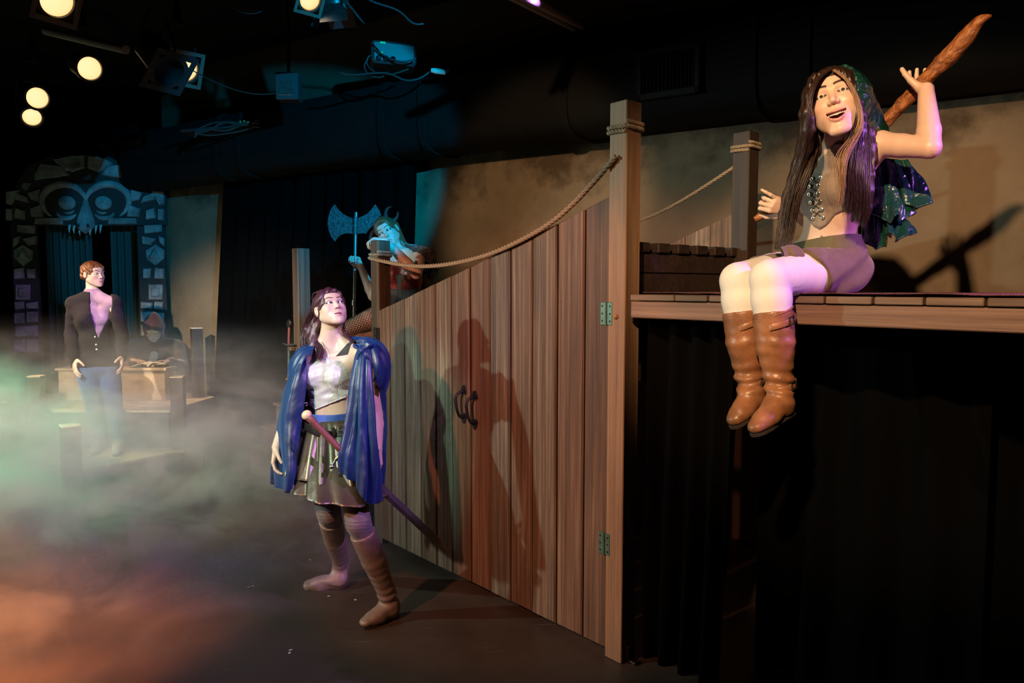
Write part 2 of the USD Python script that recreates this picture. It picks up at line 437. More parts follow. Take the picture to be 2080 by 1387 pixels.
# ------------------------------------------------------------------ gate with two plank leaves
TOP = lambda s: np.interp(s, [-.03, .3, .65, .965, 1.3, 1.6, 1.93], [2.045, 1.945, 1.848, 1.757, 1.668, 1.585, 1.50])
gs = [float((on_plane(x, 800, G0, N) - G0) @ U) for x in (1238, 1185, 1130, 1080, 1036, 995, 955)]
gs2 = [float((on_plane(x, 800, G0, N) - G0) @ U) for x in (954, 917, 885, 853.5, 822, 793, 768)]
for leaf, (ss, lab) in enumerate(((gs, 'tall weathered plank gate leaf hinged on the rope-wrapped post'), (gs2, 'shorter weathered plank gate leaf behind the woman in the blue cape'))):
    t = thing('gate_leaf', lab, 'gate')
    for k in range(len(ss) - 1):
        a, b = min(ss[k:k + 2]) + .0042, max(ss[k:k + 2]) - .0042
        pro = rng.uniform(-.002, .002)
        c = .007
        za = TOP(a) if True else 0
        pts = []
        for n_, i_ in ((pro, c), (pro + c, 0), (.03, 0)):
            for s_, zt in ((a + i_, TOP(a) - i_ * .5), (b - i_, TOP(b) - i_ * .5)):
                pts += [(s_, n_, .035 + i_), (s_, n_, zt)]
        obj('plank', hull(G0 + np.array(pts) @ np.array([U, N, Z])), W_BOARD[int(rng.integers(0, 3))], t, False)
    a, b = min(ss), max(ss)
    for z in (.3, 1.1):
        obj('batten', box((a + .02, .031, z), (b - .02, .055, z + .1), GF), M['beam'], t, False)
    # pull handle: two leaf-shaped rosettes and a bowed bar
    sc = (ss[0] if leaf else ss[-1])
    hs = float((on_plane((943 if leaf else 965), 825, G0, N) - G0) @ U)
    hz = 1.085 if leaf else 1.065
    bar = [G(hs + .004, -.002, hz), G(hs + .004, -.03, hz - .004), G(hs + .006, -.05, hz - .018), G(hs + .006, -.052, hz - .06), G(hs + .003, -.046, hz - .10), G(hs, -.034, hz - .128), G(hs, -.003, hz - .138)]
    h = obj('handle', tube(catmull(bar, 26), np.interp(np.linspace(0, 1, 26), [0, .2, .5, .8, 1], [.009, .0075, .0085, .0075, .010]), 10), M['iron'], t, True, 'curved black iron pull handle')
    for dz_, ln, flip in ((0, .036, 1), (-.135, .04, -1)):
        pl = [(.024 * math.sin(w) * (1 - .3 * max(0, math.cos(w))), ln * (math.cos(w) if math.cos(w) > 0 else .45 * math.cos(w)) * flip) for w in np.linspace(0, 2 * np.pi, 21)[:-1]]
        if flip < 0:
            pl = pl[::-1]
        obj('rosette', extrude(pl, .006, G(hs, -.006, hz + dz_), [U, Z, N]), M['iron'], h, 40)
    for z in ((1.536, .515) if leaf == 0 else (1.345, .45)):
        e = -.004 if leaf == 0 else ss[-1] + .004
        hg = obj('hinge', [box((e - .034, -.006, z - .05), (e - .002, 0.001, z + .05), GF, .002), box((e + .002, -.006, z - .05), (e + .034, .001, z + .05), GF, .002)], M['hinge'] if leaf == 0 else M['iron'], t, False, 'green metal butt hinge' if leaf == 0 else None)
        obj('knuckle', tube([G(e, -.006, z - .05), G(e, -.006, z + .05)], .006, 10), M['hinge'] if leaf == 0 else M['iron'], hg)
        for q in (-1, 1):
            for dzz in (-.032, 0, .032):
                obj('screw', lathe([(0, -.002), (.0035, -.002), (.004, .001)], G(e + q * .022, -.0065, z + dzz), N, 8), M['iron'], hg)


def post(name, label, s0, s1, n0, n1, z1, mat_, z0=0.0):
    t = thing(name, label, 'post')
    obj('shaft', box((s0, n0, z0), (s1, n1, z1), GF, .004), mat_, t, False)
    return t


mp = post('gate_post', 'tallest brown square post with rope wrapped round its head', -.108, -.012, -.004, .092, 2.43, M['post'])
obj('bolt_head', lathe([(0, -.014), (.008, -.012), (.012, -.004), (.013, .004)], G(-.06, -.004, 1.525), N, 14), M['post'], mp, True)
obj('foot_bracket', [box((-.16, .03, 0), (-.108, .07, .012), GF), box((-.12, .03, 0), (-.108, .07, .07), GF)], M['iron'], mp, False)
lp = post('gate_post', 'shorter gate post the axe woman leans on, holding the low rope end', 1.905, 2.0, 0.0, .09, 1.945, M['post_mid'])
rp = post('rail_post', 'dark square post behind the seated woman at the rear deck edge', -.108, -.012, .93, 1.02, 2.43, M['post_dark'], 1.62)
npp = post('newel_post', 'square newel post at the stair head with the small sword hung on it', 3.125, 3.225, 0.03, .13, 1.945, M['post_mid'])


def wraps(s0, s1, n0, n1, z, turns, r, lean=0.0):
    """rope turned round a post"""
    c = [(s0, n0), (s1, n0), (s1, n1), (s0, n1)]
    pts = []
    for k in range(turns * 4 + 1):
        a = c[k % 4]
        b = c[(k + 1) % 4]
        for f in (.06, .5, .94):
            if k == turns * 4 and f > .1:
                break
            x = np.array(a) * (1 - f) + np.array(b) * f
            e = .004 if f != .5 else 0.0
            cen = np.array([(s0 + s1) / 2, (n0 + n1) / 2])
            x = cen + (x - cen) * (1 + (2 * r - 2 * e) / (s1 - s0 if abs(s1 - s0) else 1) * (1 if s1 > s0 else -1))
            pts.append(G(x[0], x[1], z + 2.05 * r * (k + f) / 4 + lean * (x[0] - s0)))
    return rope_mesh(pts, r, pitch=.05, step=.006)


def cat_curve(a, b, sag, n=30):
    t = np.linspace(0, 1, n)[:, None]
    p = a + (b - a) * t
    p[:, 2] -= (4 * sag * t * (1 - t))[:, 0]
    return p


def onG(px, py, n=-.02):
    return on_plane(px, py, G0 + n * N, N)


tr = thing('rope', 'twisted swag rope sagging over the gate from the tall post to the low post', 'rope')
pix = [(1251, 318), (1195, 382), (1130, 444), (1060, 487), (1000, 514), (940, 531), (880, 540), (820, 538), (772, 529), (750, 524)]
obj('swag', rope_mesh([onG(x, y) for x, y in pix], .0125, .075), M['rope'], tr, True)
obj('upper_wrap', wraps(-.108, -.012, -.004, .092, 2.30, 2, .0095), M['rope'], tr, True)
obj('lower_wrap', wraps(1.905, 2.0, 0.0, .09, 1.835, 2, .009), M['rope'], tr, True)
tr2 = thing('rope', 'thin twisted rope slanting up to the dark rear post', 'rope')
qn = G0 + .94 * N
obj('swag', rope_mesh([on_plane(x, y, qn, N) for x, y in ((1496, 336), (1440, 373), (1380, 410), (1340, 431), (1300, 447), (1250, 462))], .010, .06), M['rope'], tr2, True)
obj('upper_wrap', wraps(-.108, -.012, .93, 1.02, 2.335, 2, .009), M['rope'], tr2, True)

# ------------------------------------------------------------------ raised platform on the right
pf = thing('raised_platform', 'raised wooden platform with plank edge and beam front under the seated woman', 'platform')
S0, S1 = -.135, -2.9
obj('front_beam', box((S1, 0.0, 1.522), (S0, .045, 1.592), GF, .004), M['beam'], pf, False)
obj('rear_beam', box((S1, 1.0, 1.522), (S0, 1.045, 1.592), GF, .004), M['beam'], pf, False)
cuts = [S0]
for x in (1372, 1440, 1560, 1677, 1775, 1879, 2004):
    cuts.append(float((on_plane(x, 600, G0, N) - G0) @ U))
while cuts[-1] > S1 + .12:
    cuts.append(cuts[-1] - .12)
cuts.append(S1)
for a, b in zip(cuts[:-1], cuts[1:]):
    pr = rng.uniform(0, .004)
    obj('deck_plank', box((b + .004, -.006 - pr, 1.595), (a - .004, 1.05, 1.62), GF, .003), M['deck'], pf, False)
nu = 90
mg = np.zeros((nu, 8, 3))
for i, s in enumerate(np.linspace(-.2, S1, nu)):
    for j, n_ in enumerate(np.linspace(-.002, 1.0, 8)):
        mg[i, j] = G(s, n_, 1.624 + .004 * meshkit.noise(V(s * 9, n_ * 4, 0)) + (.004 if j == 0 else 0) * meshkit.noise(V(s * 14, 2, 0)))
obj('floor_mat', sheet(mg, .005), M['mat'], pf, True, 'thin dull red mat laid over the planks')
for s, n_ in ((-2.7, .05), (-2.7, .95), (-1.2, .95)):
    obj('leg', box((s - .045, n_, 0), (s + .045, n_ + .09, 1.522), GF), M['post_dark'], pf, False)

# drapes hiding the space below the platform
for k, (a, b, n_, lab) in enumerate(((-.125, -.49, .15, 'black drape under the platform next to the tall post'), (-.50, -1.35, .45, 'black drape under the platform below the dangling boots'),
                                     (-1.28, -2.9, .70, 'wide black drape under the right end of the platform'))):
    drape('platform_drape', lab, G(a, n_, 0), G(b, n_, 0), .004, 1.52, .045, 4 if k < 2 else 9, seed=20 + k, a1=G(a, n_, 0), b1=G(b - (0 if k else .06), n_, 0))
bz = thing('brace_board', 'narrow tapering brown board showing between the black drapes under the platform', 'board')
obj('board', extrude([(-.385, .36), (-.425, 1.24), (-.365, 1.24), (-.378, .36)], .02, G0 + .35 * N, [U, Z, N]), M['post_dark'], bz, False)

# ramp behind the gate, with battens and rear flank
rz = lambda s: np.interp(s, [0, .5, 1.0, 1.5, 2.0, 2.2], [1.80, 1.60, 1.42, 1.26, 1.16, 1.14])
rm = thing('bridge_ramp', 'dark plank ramp rising behind the gate to a slatted top edge', 'ramp')
ss = np.arange(.0, 2.2, .11)
for k, s in enumerate(ss):
    a, b = s + .004, s + .106
    pts = [(q, n_, rz(q) + d) for q in (a, b) for n_ in (.10, .98) for d in (-.022, 0)]
    obj('tread_plank', hull(G0 + np.array(pts) @ np.array([U, N, Z])), M['plank_dark'], rm, False)
for n_ in (.14, .90):
    pts = [(q, n_ + d, rz(q) - e) for q in ss for d in (0, .045) for e in (.025, .13)]
    segs = [hull(G0 + np.array([(q, n_ + d, rz(q) - e) for q in (s, s + .11) for d in (0, .045) for e in (.024, .13)]) @ np.array([U, N, Z])) for s in ss]
    obj('stringer', segs, M['black'], rm, False)
for z in (1.626, 1.716):
    obj('riser_board', box((-.035, .10, z), (-.012, .99, z + .086), GF, .003), M['plank_dark'], rm, False)
for k in range(6):
    n_ = .15 + .148 * k
    obj('top_slat', box((-.05, n_ - .005, 1.806), (.35, n_ + .085, 1.85), (G0, [U, N, Z]), .004), M['plank_dark'], rm, False)
fl = thing('flank_panel', 'sloping weathered board panel on the far side of the ramp', 'panel')
ft = lambda s: np.interp(s, [-.02, .3, .65, 1.0, 1.4], [2.04, 1.93, 1.80, 1.66, 1.50])
for k in range(8):
    a, b = -.012 + .16 * k + .003, -.012 + .16 * (k + 1) - .003
    obj('plank', hull(G0 + np.array([(q, n_, z) for q, zt in ((a, ft(a)), (b, ft(b))) for n_ in (.985, 1.01) for z in (1.1, zt)]) @ np.array([U, N, Z])), W_BOARD[k % 3], fl, False)

# landing and stairs to the left of the gate
ld = thing('stair_flight', 'plain wooden block stairs rising to the bridge landing behind the caped woman', 'stairs')
M['stair'] = wood('stair_wood', ((.08, .052, .04), (.125, .085, .065), (.17, .12, .095)), 'x', gate_angle, 40, 1.2, .65, .25, .1)
for k, (a, b, z, nb) in enumerate(((3.98, 4.28, .24, .27), (3.70, 3.98, .47, .36), (3.44, 3.70, .70, .46), (3.24, 3.44, .93, .54), (2.02, 3.10, 1.27, .62))):
    obj('step' if k < 4 else 'landing', box((a, .08, 0.001), (b, nb - .02, z - .022), GF, .003), M['stair'] if k < 4 else BLACK, ld, False)
    obj('tread', box((a - .0, .06, z - .022), (b + (.018 if k < 4 else 0), nb, z), GF, .004), M['stair'], ld, False)

# ------------------------------------------------------------------ monster-head gateway flat at the far left
M['stone'] = plain('painted_stone', (.17, .18, .19), .8, var=.5, vscale=9, bump=.4, bscale=50)
M['slab'] = plain('dark_scenic_board', (.016, .017, .019), .85, var=.4, vscale=7, bump=.3, bscale=40)
M['tooth'] = plain('painted_tooth', (.34, .35, .35), .6, var=.2, vscale=30)
M['socket'] = plain('dark_socket_paint', (.012, .013, .015), .8)
SN = unit(V(-.21, .977, 0))              # away from the camera
SR = V(SN[1], -SN[0], 0)                 # to the right along the flat
S00 = V(*(W0 + (wl - .0) * WU)) - .10 * SN
SF = [SR, Z, -SN]


def sk(cx, cy):
    """crop coordinates of the gateway -> metres on its face"""
    q = on_plane(20 + cx / 3.467, 300 + cy / 3.467, S00, SN) - S00
    return (float(q @ SR), float(q[2]))


gw = thing('monster_gateway', 'tall stone gateway flat painted as a fanged monster head with two eyes', 'gateway')
xl, xr = sk(36, 500)[0], sk(1108, 500)[0]
outline = [sk(*c) for c in ((36, 545), (30, 400), (60, 260), (150, 130), (300, 70), (500, 50), (700, 70), (790, 108), (882, 108), (912, 190), (916, 244), (976, 248), (1012, 288), (1106, 300), (1108, 548), (915, 548), (700, 552), (545, 560), (400, 552), (215, 548))]
obj('head_board', extrude(outline, .05, S00 - Z * 0, SF), M['slab'], gw, False)
zt = sk(500, 548)[1]
for a, b in ((36, 215), (915, 1108)):
    obj('column_board', box((sk(a, 900)[0], 0.0, -.0), (sk(b, 900)[0], zt, .05), (S00, SF)), M['slab'], gw, False)


def stone(poly, h=.035, inset=.16, m='stone', name='stone', par=None, z=.05):
    p = np.array([sk(*c) for c in poly])
    c = p.mean(0)
    q = c + (p - c) * (1 - inset)
    pts = np.vstack([np.c_[p, np.full(len(p), z)], np.c_[c + (p - c) * .985, np.full(len(p), z + h * .45)], np.c_[q, np.full(len(p), z + h)]])
    return obj(name, hull(S00 + pts @ np.array(SF)), M[m], par or gw, False)


right = [[(690, 132), (860, 114), (905, 190), (900, 232), (745, 214), (655, 198)], [(922, 254), (972, 252), (988, 286), (962, 308)], [(862, 296), (948, 322), (922, 372), (866, 384)],
         [(930, 396), (950, 350), (1046, 312), (1030, 372)], [(852, 402), (930, 432), (920, 492), (834, 492)], [(968, 446), (1030, 424), (1040, 500), (968, 512)], [(1052, 432), (1096, 432), (1096, 514), (1052, 514)],
         [(1000, 300), (1098, 310), (1096, 400), (1060, 410), (1050, 380)], [(560, 60), (680, 78), (740, 118), (640, 180), (560, 150)], [(700, 496), (900, 500), (905, 540), (700, 545)]]
left = [[(1090 - x, y) for x, y in p] for p in right] + [[(320, 90), (450, 62), (540, 60), (540, 150), (400, 170)]]
for p in right + left:
    stone(p)
cols = [[(952, 548), (1080, 544), (1080, 596), (956, 610)], [(938, 622), (1040, 642), (1002, 690), (944, 682)], [(1058, 622), (1100, 640), (1100, 700), (1066, 672)],
        [(950, 850), (1010, 848), (1002, 922), (950, 922)], [(1030, 842), (1096, 852), (1096, 928), (1026, 924)],
        [(932, 1082), (1018, 1092), (1010, 1132), (930, 1134)], [(1030, 1080), (1096, 1084), (1088, 1142), (1022, 1132)], [(930, 1150), (1010, 1150), (1010, 1230), (932, 1226)], [(1026, 1158), (1096, 1160), (1094, 1240), (1024, 1236)],
        [(932, 1245), (1096, 1255), (1094, 1330), (932, 1324)], [(932, 1345), (1010, 1345), (1010, 1440), (932, 1436)], [(1024, 1345), (1096, 1348), (1094, 1440), (1022, 1440)]]
for p in cols:
    stone(p)
    stone([(1146 - x, y) for x, y in p])
for mx in (0, 1):
    f = (lambda x, y: (1146 - x, y)) if mx else (lambda x, y: (x, y))
    stone([f(*c) for c in ((966, 726), (1035, 682), (1100, 722), (1096, 782), (1036, 834), (974, 790))], .02, .06)
    stone([f(*c) for c in ((1030, 706), (1072, 782), (984, 786))], .04, .5, z=.07)
    stone([f(*c) for c in ((986, 962), (1088, 962), (1088, 1072), (986, 1072))], .02, .08)
    stone([f(*c) for c in ((1008, 986), (1066, 986), (1066, 1048), (1008, 1048))], .02, .3, z=.07)


def sk3(cx, cy, h):
    a, b = sk(cx, cy)
    return S00 + a * SR + b * Z - h * SN


def crescent(pts, r, name, m='stone'):
    c = catmull([sk3(x, y, h) for x, y, h in pts], 28)
    t = np.linspace(0, 1, 28)
    return obj(name, tube(c, r * np.clip(np.sin(np.pi * (t * .9 + .06)), .08, 1) ** .8, 12), M[m], gw, True)


pxm = abs(sk(100, 400)[0] - sk(0, 400)[0]) / 100          # metres per crop unit
for mx in (0, 1):
    f = (lambda x: 1090 - x) if mx else (lambda x: x)
    # sunken socket, ringed eyeball, brow and cheek ridges
    c0 = sk3(f(700), 395, .05)
    so = lathe([(0, .006), (128 * pxm, .006), (140 * pxm, 0)], V(0, 0, 0), V(0, 0, 1), 30)
    v = np.array(so.vertices) * V(1, .84, 1)
    obj('eye_socket', trimesh.Trimesh(c0 + v @ np.array([SR, Z, -SN]), so.faces, process=False), M['socket'], gw, True)
    e0 = sk3(f(672), 392, .055)
    prof = [(62 * pxm, 0), (60 * pxm, .02), (52 * pxm, .03), (48 * pxm, .022), (40 * pxm, .034), (34 * pxm, .026), (26 * pxm, .038), (18 * pxm, .03), (10 * pxm, .046), (0, .05)]
    ey = lathe(prof, V(0, 0, 0), V(0, 0, 1), 26)
    obj('eyeball', trimesh.Trimesh(e0 + (np.array(ey.vertices) * V(1, .9, 1)) @ np.array([SR, Z, -SN]), ey.faces, process=False), M['stone'], gw, True)
    crescent([(f(x), y, .05) for x, y in ((540, 400), (556, 340), (620, 280), (720, 262), (810, 298), (850, 370), (830, 440), (782, 486))], 32 * pxm, 'brow_ridge')
    crescent([(f(x), y, .05) for x, y in ((612, 470), (660, 498), (715, 492), (745, 455))], 20 * pxm, 'cheek_ridge')
    crescent([(f(x), y, .05) for x, y in ((620, 440), (650, 462), (700, 455))], 12 * pxm, 'lower_lid')
    for x, y0, y1 in ((582, 572, 624), (622, 552, 612), (654, 548, 608)):
        obj('fang', tube([sk3(f(x), y0, .06), sk3(f(x), (y0 + y1) / 2, .075), sk3(f(x - 3), y1, .07)], np.array([11, 8, .6]) * pxm, 8), M['tooth'], gw, True)
sn = hull([sk3(x, y, h) for x, y, h in ((478, 512, .05), (606, 512, .05), (612, 562, .05), (545, 612, .05), (484, 572, .05), (500, 515, .11), (586, 515, .11), (590, 560, .13), (545, 600, .12), (502, 562, .13), (545, 330, .05), (530, 420, .08), (560, 420, .08))])
obj('snout', sn, M['stone'], gw, False)
for x in (513, 580):
    c = sk3(x, 556, .128)
    ns = trimesh.creation.icosphere(2, 1.0)
    obj('nostril', trimesh.Trimesh(c + (np.array(ns.vertices) * V(11 * pxm, 17 * pxm, .012)) @ np.array([SR, Z, -SN]), ns.faces, process=False), M['socket'], gw, True)
M['teal'] = plain('dark_teal_cloth', (.02, .05, .05), .9, bump=.3, bscale=300)
bk = lambda cx: np.append((S00 + sk(cx, 900)[0] * SR + .30 * SN)[:2], 0)
drape('gateway_curtain', 'dark teal curtain filling the gateway opening, left of its black slit', bk(190), bk(520), .02, 2.9, .04, 7, seed=5, mat_=M['teal'])
drape('gateway_curtain', 'dark teal curtain filling the gateway opening, right of its black slit', bk(660), bk(950), .02, 2.9, .04, 6, seed=6, mat_=M['teal'])

# ------------------------------------------------------------------ two low decks with corner posts, table, stool
M['ply'] = wood('plywood', ((.42, .32, .22), (.54, .42, .30), (.60, .48, .36)), 'x', .4, 22, 1.2, .65, .15, .05)
M['skirt'] = plain('grey_skirt_board', (.10, .10, .10), .8, var=.2)
d1 = thing('low_deck', 'low diamond plywood deck that the woman in the cardigan stands on', 'platform')
A, Lc, Rc = V(-3.456, 5.702, 0), V(-4.55, 6.72, 0), V(-2.80, 6.72, 0)
Bc = Lc + Rc - A


def slab_of(poly, z0, z1):
    p = np.array(poly, float)
    return hull(np.vstack([np.c_[p[:, :2], np.full(len(p), z0)], np.c_[p[:, :2], np.full(len(p), z1)]]))


mid = (A + Lc) / 2
mid2 = (Rc + Bc) / 2
for a, b, c, d in ((A, mid, mid2, Rc), (mid, Lc, Bc, mid2)):
    cen = (a + b + c + d) / 4
    obj('deck_board', slab_of([cen + (q - cen) * .997 for q in (a, b, c, d)], .178, .2), M['ply'], d1, False)
for a, b in ((A, Lc), (A, Rc), (Lc, Bc), (Rc, Bc)):
    nn = unit(np.cross(b - a, Z))
    cen = (A + Bc) / 2
    nn = nn if np.dot(cen - a, nn) > 0 else -nn
    obj('skirt_board', slab_of([a + nn * .02, b + nn * .02, b + nn * .04, a + nn * .04], .001, .178), M['skirt'], d1, False)
d2 = thing('upper_deck', 'higher pale plywood deck behind the standing woman carrying the table', 'platform')
pg = [on_z(106, 833, .55), on_z(345, 833, .55), V(-3.0, 7.38, .55), V(-3.6, 7.82, .55), V(-4.4, 7.75, .55), V(-5.0, 7.55, .55)]
cen = np.mean(pg, 0)
obj('deck_board', slab_of(pg, .528, .55), M['ply'], d2, False)
for a, b in zip(pg, pg[1:] + pg[:1]):
    a2, b2 = a + (cen - a) * .03, b + (cen - b) * .03
    a3, b3 = a + (cen - a) * .05, b + (cen - b) * .05
    obj('skirt_board', slab_of([a2, b2, b3, a3], .201, .528), M['skirt'], d2, False)


def cornerpost(x, y, w, z1, label, ang=.75, z0=0.0, m='post_dark'):
    t = thing('corner_post', label, 'post')
    c, s = math.cos(ang), math.sin(ang)
    fr = (V(x, y, 0), [V(c, s, 0), V(-s, c, 0), Z])
    obj('shaft', box((-w / 2, -w / 2, z0), (w / 2, w / 2, z1 - .012), fr), M[m], t, False)
    obj('cap', box((-w / 2 - .002, -w / 2 - .002, z1 - .012), (w / 2 + .002, w / 2 + .002, z1), fr, .002), M['ply'], t, False)


cornerpost(-3.33, 5.50, .12, .62, 'thick stubby post at the front corner of the low deck')
cornerpost(-4.62, 6.62, .10, .62, 'stubby post at the far-left frame edge in the green fog')
cornerpost(-4.28, 6.60, .11, .86, 'post behind the hand of the woman in the cardigan', .2)
cornerpost(-2.99, 6.56, .11, .86, 'post in front of the table end at the upper deck corner', .2)
cornerpost(-3.16, 7.38, .10, 1.25, 'taller post with a blue-lit side next to the hooded reader', .6, .55)
tb = thing('low_table', 'low pale table on the upper deck holding the open book', 'table')
t0, t1 = P(112, 760, 7.15), P(338, 760, 7.15)
obj('top', box((t0[0], 7.10, .845), (t1[0], 7.50, .87)), M['ply'], tb, False)
obj('front_panel', box((t0[0] + .02, 7.12, .552), (t1[0] - .02, 7.14, .845)), M['ply'], tb, False)
for x in (t0[0] + .02, t1[0] - .04):
    obj('side_panel', box((x, 7.14, .552), (x + .02, 7.48, .845)), M['ply'], tb, False)
bkx = P(300, 735, 7.2)
bo = thing('open_book', 'open book with blank cream pages lying under the hooded figure\'s hand', 'book')
bang = .12
ca, sa = math.cos(bang), math.sin(bang)
bf = (V(bkx[0], 7.24, .872), [V(ca, sa, 0), V(-sa, ca, 0), Z])
M['leather_dark'] = plain('dark_book_cover', (.05, .03, .02), .5)
obj('cover', box((-.165, -.10, 0), (.165, .10, .006), bf, .002), M['leather_dark'], bo, False)
for sgn in (-1, 1):
    x = np.linspace(0, .155, 14)
    zz = .008 + .030 * np.sin(np.pi * np.clip(x / .155, 0, 1) ** .55) + (.02 * x / .155 if sgn > 0 else 0)
    gg = np.zeros((14, 6, 3))
    for j, y in enumerate(np.linspace(-.095, .095, 6)):
        gg[:, j] = bf[0] + np.stack([sgn * x, np.full(14, y), zz], 1) @ np.array(bf[1])
    obj('page_block', sheet(gg, .010), M['paper'], bo, True)
st = thing('stool', 'low dark stool under the hooded reader', 'stool')
sx = bkx[0] + .03
obj('seat', box((sx - .2, 7.58, .81), (sx + .14, 7.79, .85)), M['plank_dark'], st, False)
for a in (-.17, .08):
    for b in (7.60, 7.73):
        obj('leg', box((sx + a, b, .551), (sx + a + .04, b + .04, .81)), M['plank_dark'], st, False)

# ------------------------------------------------------------------ lighting grid
M['lens'] = mat('lit_lens', {'e': ('emission', {'color': (1, .62, .27), 'strength': 1.35}), 'g': ('layer_weight', {'blend': .35}), 'r': ('rgb_ramp', {'ramp': [(0, (1, .70, .36)), (.5, (1, .55, .2)), (1, (.8, .3, .06))]})}, [('g.facing', 'r.fac'), ('r.color', 'e.color')], surface='e.emission')
M['gel'] = plain('gel_frame', (.10, .08, .06), .5, .3)
M['barn'] = plain('barn_door_metal', (.035, .037, .04), .4, .5)


def lamp(label, px, py, d, r, aim=(.9, 2.3, 1.1), frame=True, body=.26, doors=False, hidden=0.0, roll=0.0):
    c = P(px, py, d)
    w = unit(np.array(aim) - c)
    a = unit(np.cross(w, Z))
    b = np.cross(a, w)
    a, b = a * math.cos(roll) + b * math.sin(roll), b * math.cos(roll) - a * math.sin(roll)
    t = thing('stage_lamp', label, 'stage lamp', 'lit theatre lamps on the overhead grid')
    obj('housing', lathe([(0, -body), (r * .75, -body), (r * 1.1, -body * .8), (r * 1.12, -.03), (r * 1.25, -.02), (r * 1.25, .012), (r * 1.04, .012), (r * 1.02, -.012), (0, -.014)], c, w, 28), M['lampcase'], t, 40)
    ls = lathe([(r, -.008), (r * .97, .004), (r * .8, .016), (r * .5, .026), (0, .03)], c, w, 28)
    obj('lens', ls, M['lens'], t, True, 'glowing warm round lens')
    if frame:
        f = (c, [a, b, w])
        o, i = r * 1.42, r * 1.12
        obj('gel_frame', [box((-o, -o, .014), (o, -i, .02), f, .001), box((-o, i, .014), (o, o, .02), f, .001), box((-o, -i, .014), (-i, i, .02), f, .001), box((i, -i, .014), (o, i, .02), f, .001)], M['gel'], t, False)
    if doors:
        for k, (ax, bx) in enumerate(((a, b), (-a, b), (b, a), (-b, a))):
            o = c + ax * r * 1.35 + w * .02
            fl_ = unit(w * .8 + ax * (.75 if k < 2 else .5))
            nn = np.cross(bx, fl_)
            obj('barn_door', box((-r * 1.25, 0, -.002), (r * 1.25, r * 2.0, .002), (o, [bx, fl_, nn]), .001), M['barn'], t, False)
    h = .30
    yk = [c - w * body * .45 + a * r * 1.2, c - w * body * .45 + a * r * 1.35 + Z * .08, c - w * body * .45 + a * r * 1.2 + Z * (h - .08), c - w * body * .45 + Z * h, c - w * body * .45 - a * r * 1.2 + Z * (h - .08), c - w * body * .45 - a * r * 1.35 + Z * .08, c - w * body * .45 - a * r * 1.2]
    obj('yoke', tube(catmull(yk, 30), .010, 6), M['lampcase'], t, True)
    top = c - w * body * .45 + Z * h
    obj('hanger_rod', tube([top + Z * .11, V(top[0], top[1], 3.9)], .012, 8), M['iron'], t, True)
    obj('clamp', box((-.025, -.02, 0), (.025, .02, .12), (top, [a, np.cross(Z, a), Z])), M['iron'], t, False)
    return c, w


lamp('bright warm lamp cut by the top edge, with a square gel frame', 115, 0, 4.35, .095)
lamp('round amber lamp hanging alone below the pink-lit pipe', 182, 139, 5.9, .088, frame=False)
lamp('bright warm lamp partly behind the dark perforated lamp can', 375, 139, 5.4, .09)
lamp('higher of the two bright lamps stacked by the left frame edge', 76, 199, 6.4, .086, frame=False)
lamp('lower of the two bright lamps stacked by the left frame edge', 65, 238, 7.1, .08, frame=False, aim=(-1, 3, .2))
lamp('small warm lamp at the top edge with blue-edged barn doors beside it', 629, -1, 4.4, .062, doors=False)

# unlit lamp can with a perforated cap, in front of the third lamp
c = P(322, 118, 4.9)
ax = unit(V(.62, -.35, -.72))
can = thing('lamp_can', 'unlit dark lamp can with a perforated round cap hanging above the skull', 'stage lamp')
obj('body', lathe([(0, -.17), (.085, -.17), (.098, -.14), (.10, .11), (.128, .13), (.128, .15), (.10, .15), (.09, .05), (0, .04)], c, ax, 30), M['lampcase'], can, 40)
M['perf'] = plain('perforation_glow', (.8, .5, .25), .5, emission_color=(1, .6, .3), emission_strength=.5)
a = unit(np.cross(ax, Z))
b = np.cross(a, ax)
dots = []
for i in range(-3, 4):
    for j in range(-1, 3):
        q = c - ax * .1715 + a * (i * .019 + (j % 2) * .009) + b * (j * .017)
        if np.hypot(i * .019, j * .017) < .062:
            dots.append(lathe([(.005, 0), (0, -.0015)], q, ax, 7))
obj('cap_hole', dots, M['perf'], can, False, kind='stuff', label='small lit perforations in the cap')
for sgn in (-1, 1):
    obj('yoke_arm', tube([c + a * sgn * .12, c + a * sgn * .125 + Z * .12, c + a * sgn * .05 + Z * .30], .010, 6), M['lampcase'], can, True)
fr = (c + ax * .15, [a, b, ax])
obj('colour_frame', [box((-.15, -.15, 0), (.15, -.11, .006), fr, .001), box((-.15, .11, 0), (.15, .15, .006), fr, .001), box((-.15, -.11, 0), (-.11, .11, .006), fr, .001), box((.11, -.11, 0), (.15, .11, .006), fr, .001)], M['barn'], can, False)

# second unlit lamp with barn doors at the top edge
c = P(682, 12, 4.6)
ax = unit(V(.1, .2, -.97))
bl = thing('barn_door_lamp', 'unlit lamp with wide barn doors catching blue light at the top edge', 'stage lamp')
obj('body', lathe([(0, -.24), (.07, -.24), (.085, -.2), (.085, 0), (.075, 0), (.07, -.03), (0, -.03)], c, ax, 24), M['lampcase'], bl, 40)
a = unit(np.cross(ax, V(0, 1, 0)))
b = np.cross(a, ax)
for k, (u_, v_) in enumerate(((a, b), (-a, b), (b, a), (-b, a))):
    o = c + u_ * .085
    f_ = unit(ax * .8 + u_ * .5)
    obj('barn_door', box((-.085, 0, -.002), (.085, .13, .002), (o, [v_, f_, np.cross(v_, f_)]), .001), M['steel'] if k in (0, 3) else M['barn'], bl, False)
obj('wing_bolt', tube([c + V(.06, -.08, .03), c + V(.07, -.1, -.03)], .008, 6), M['steel'], bl, True)

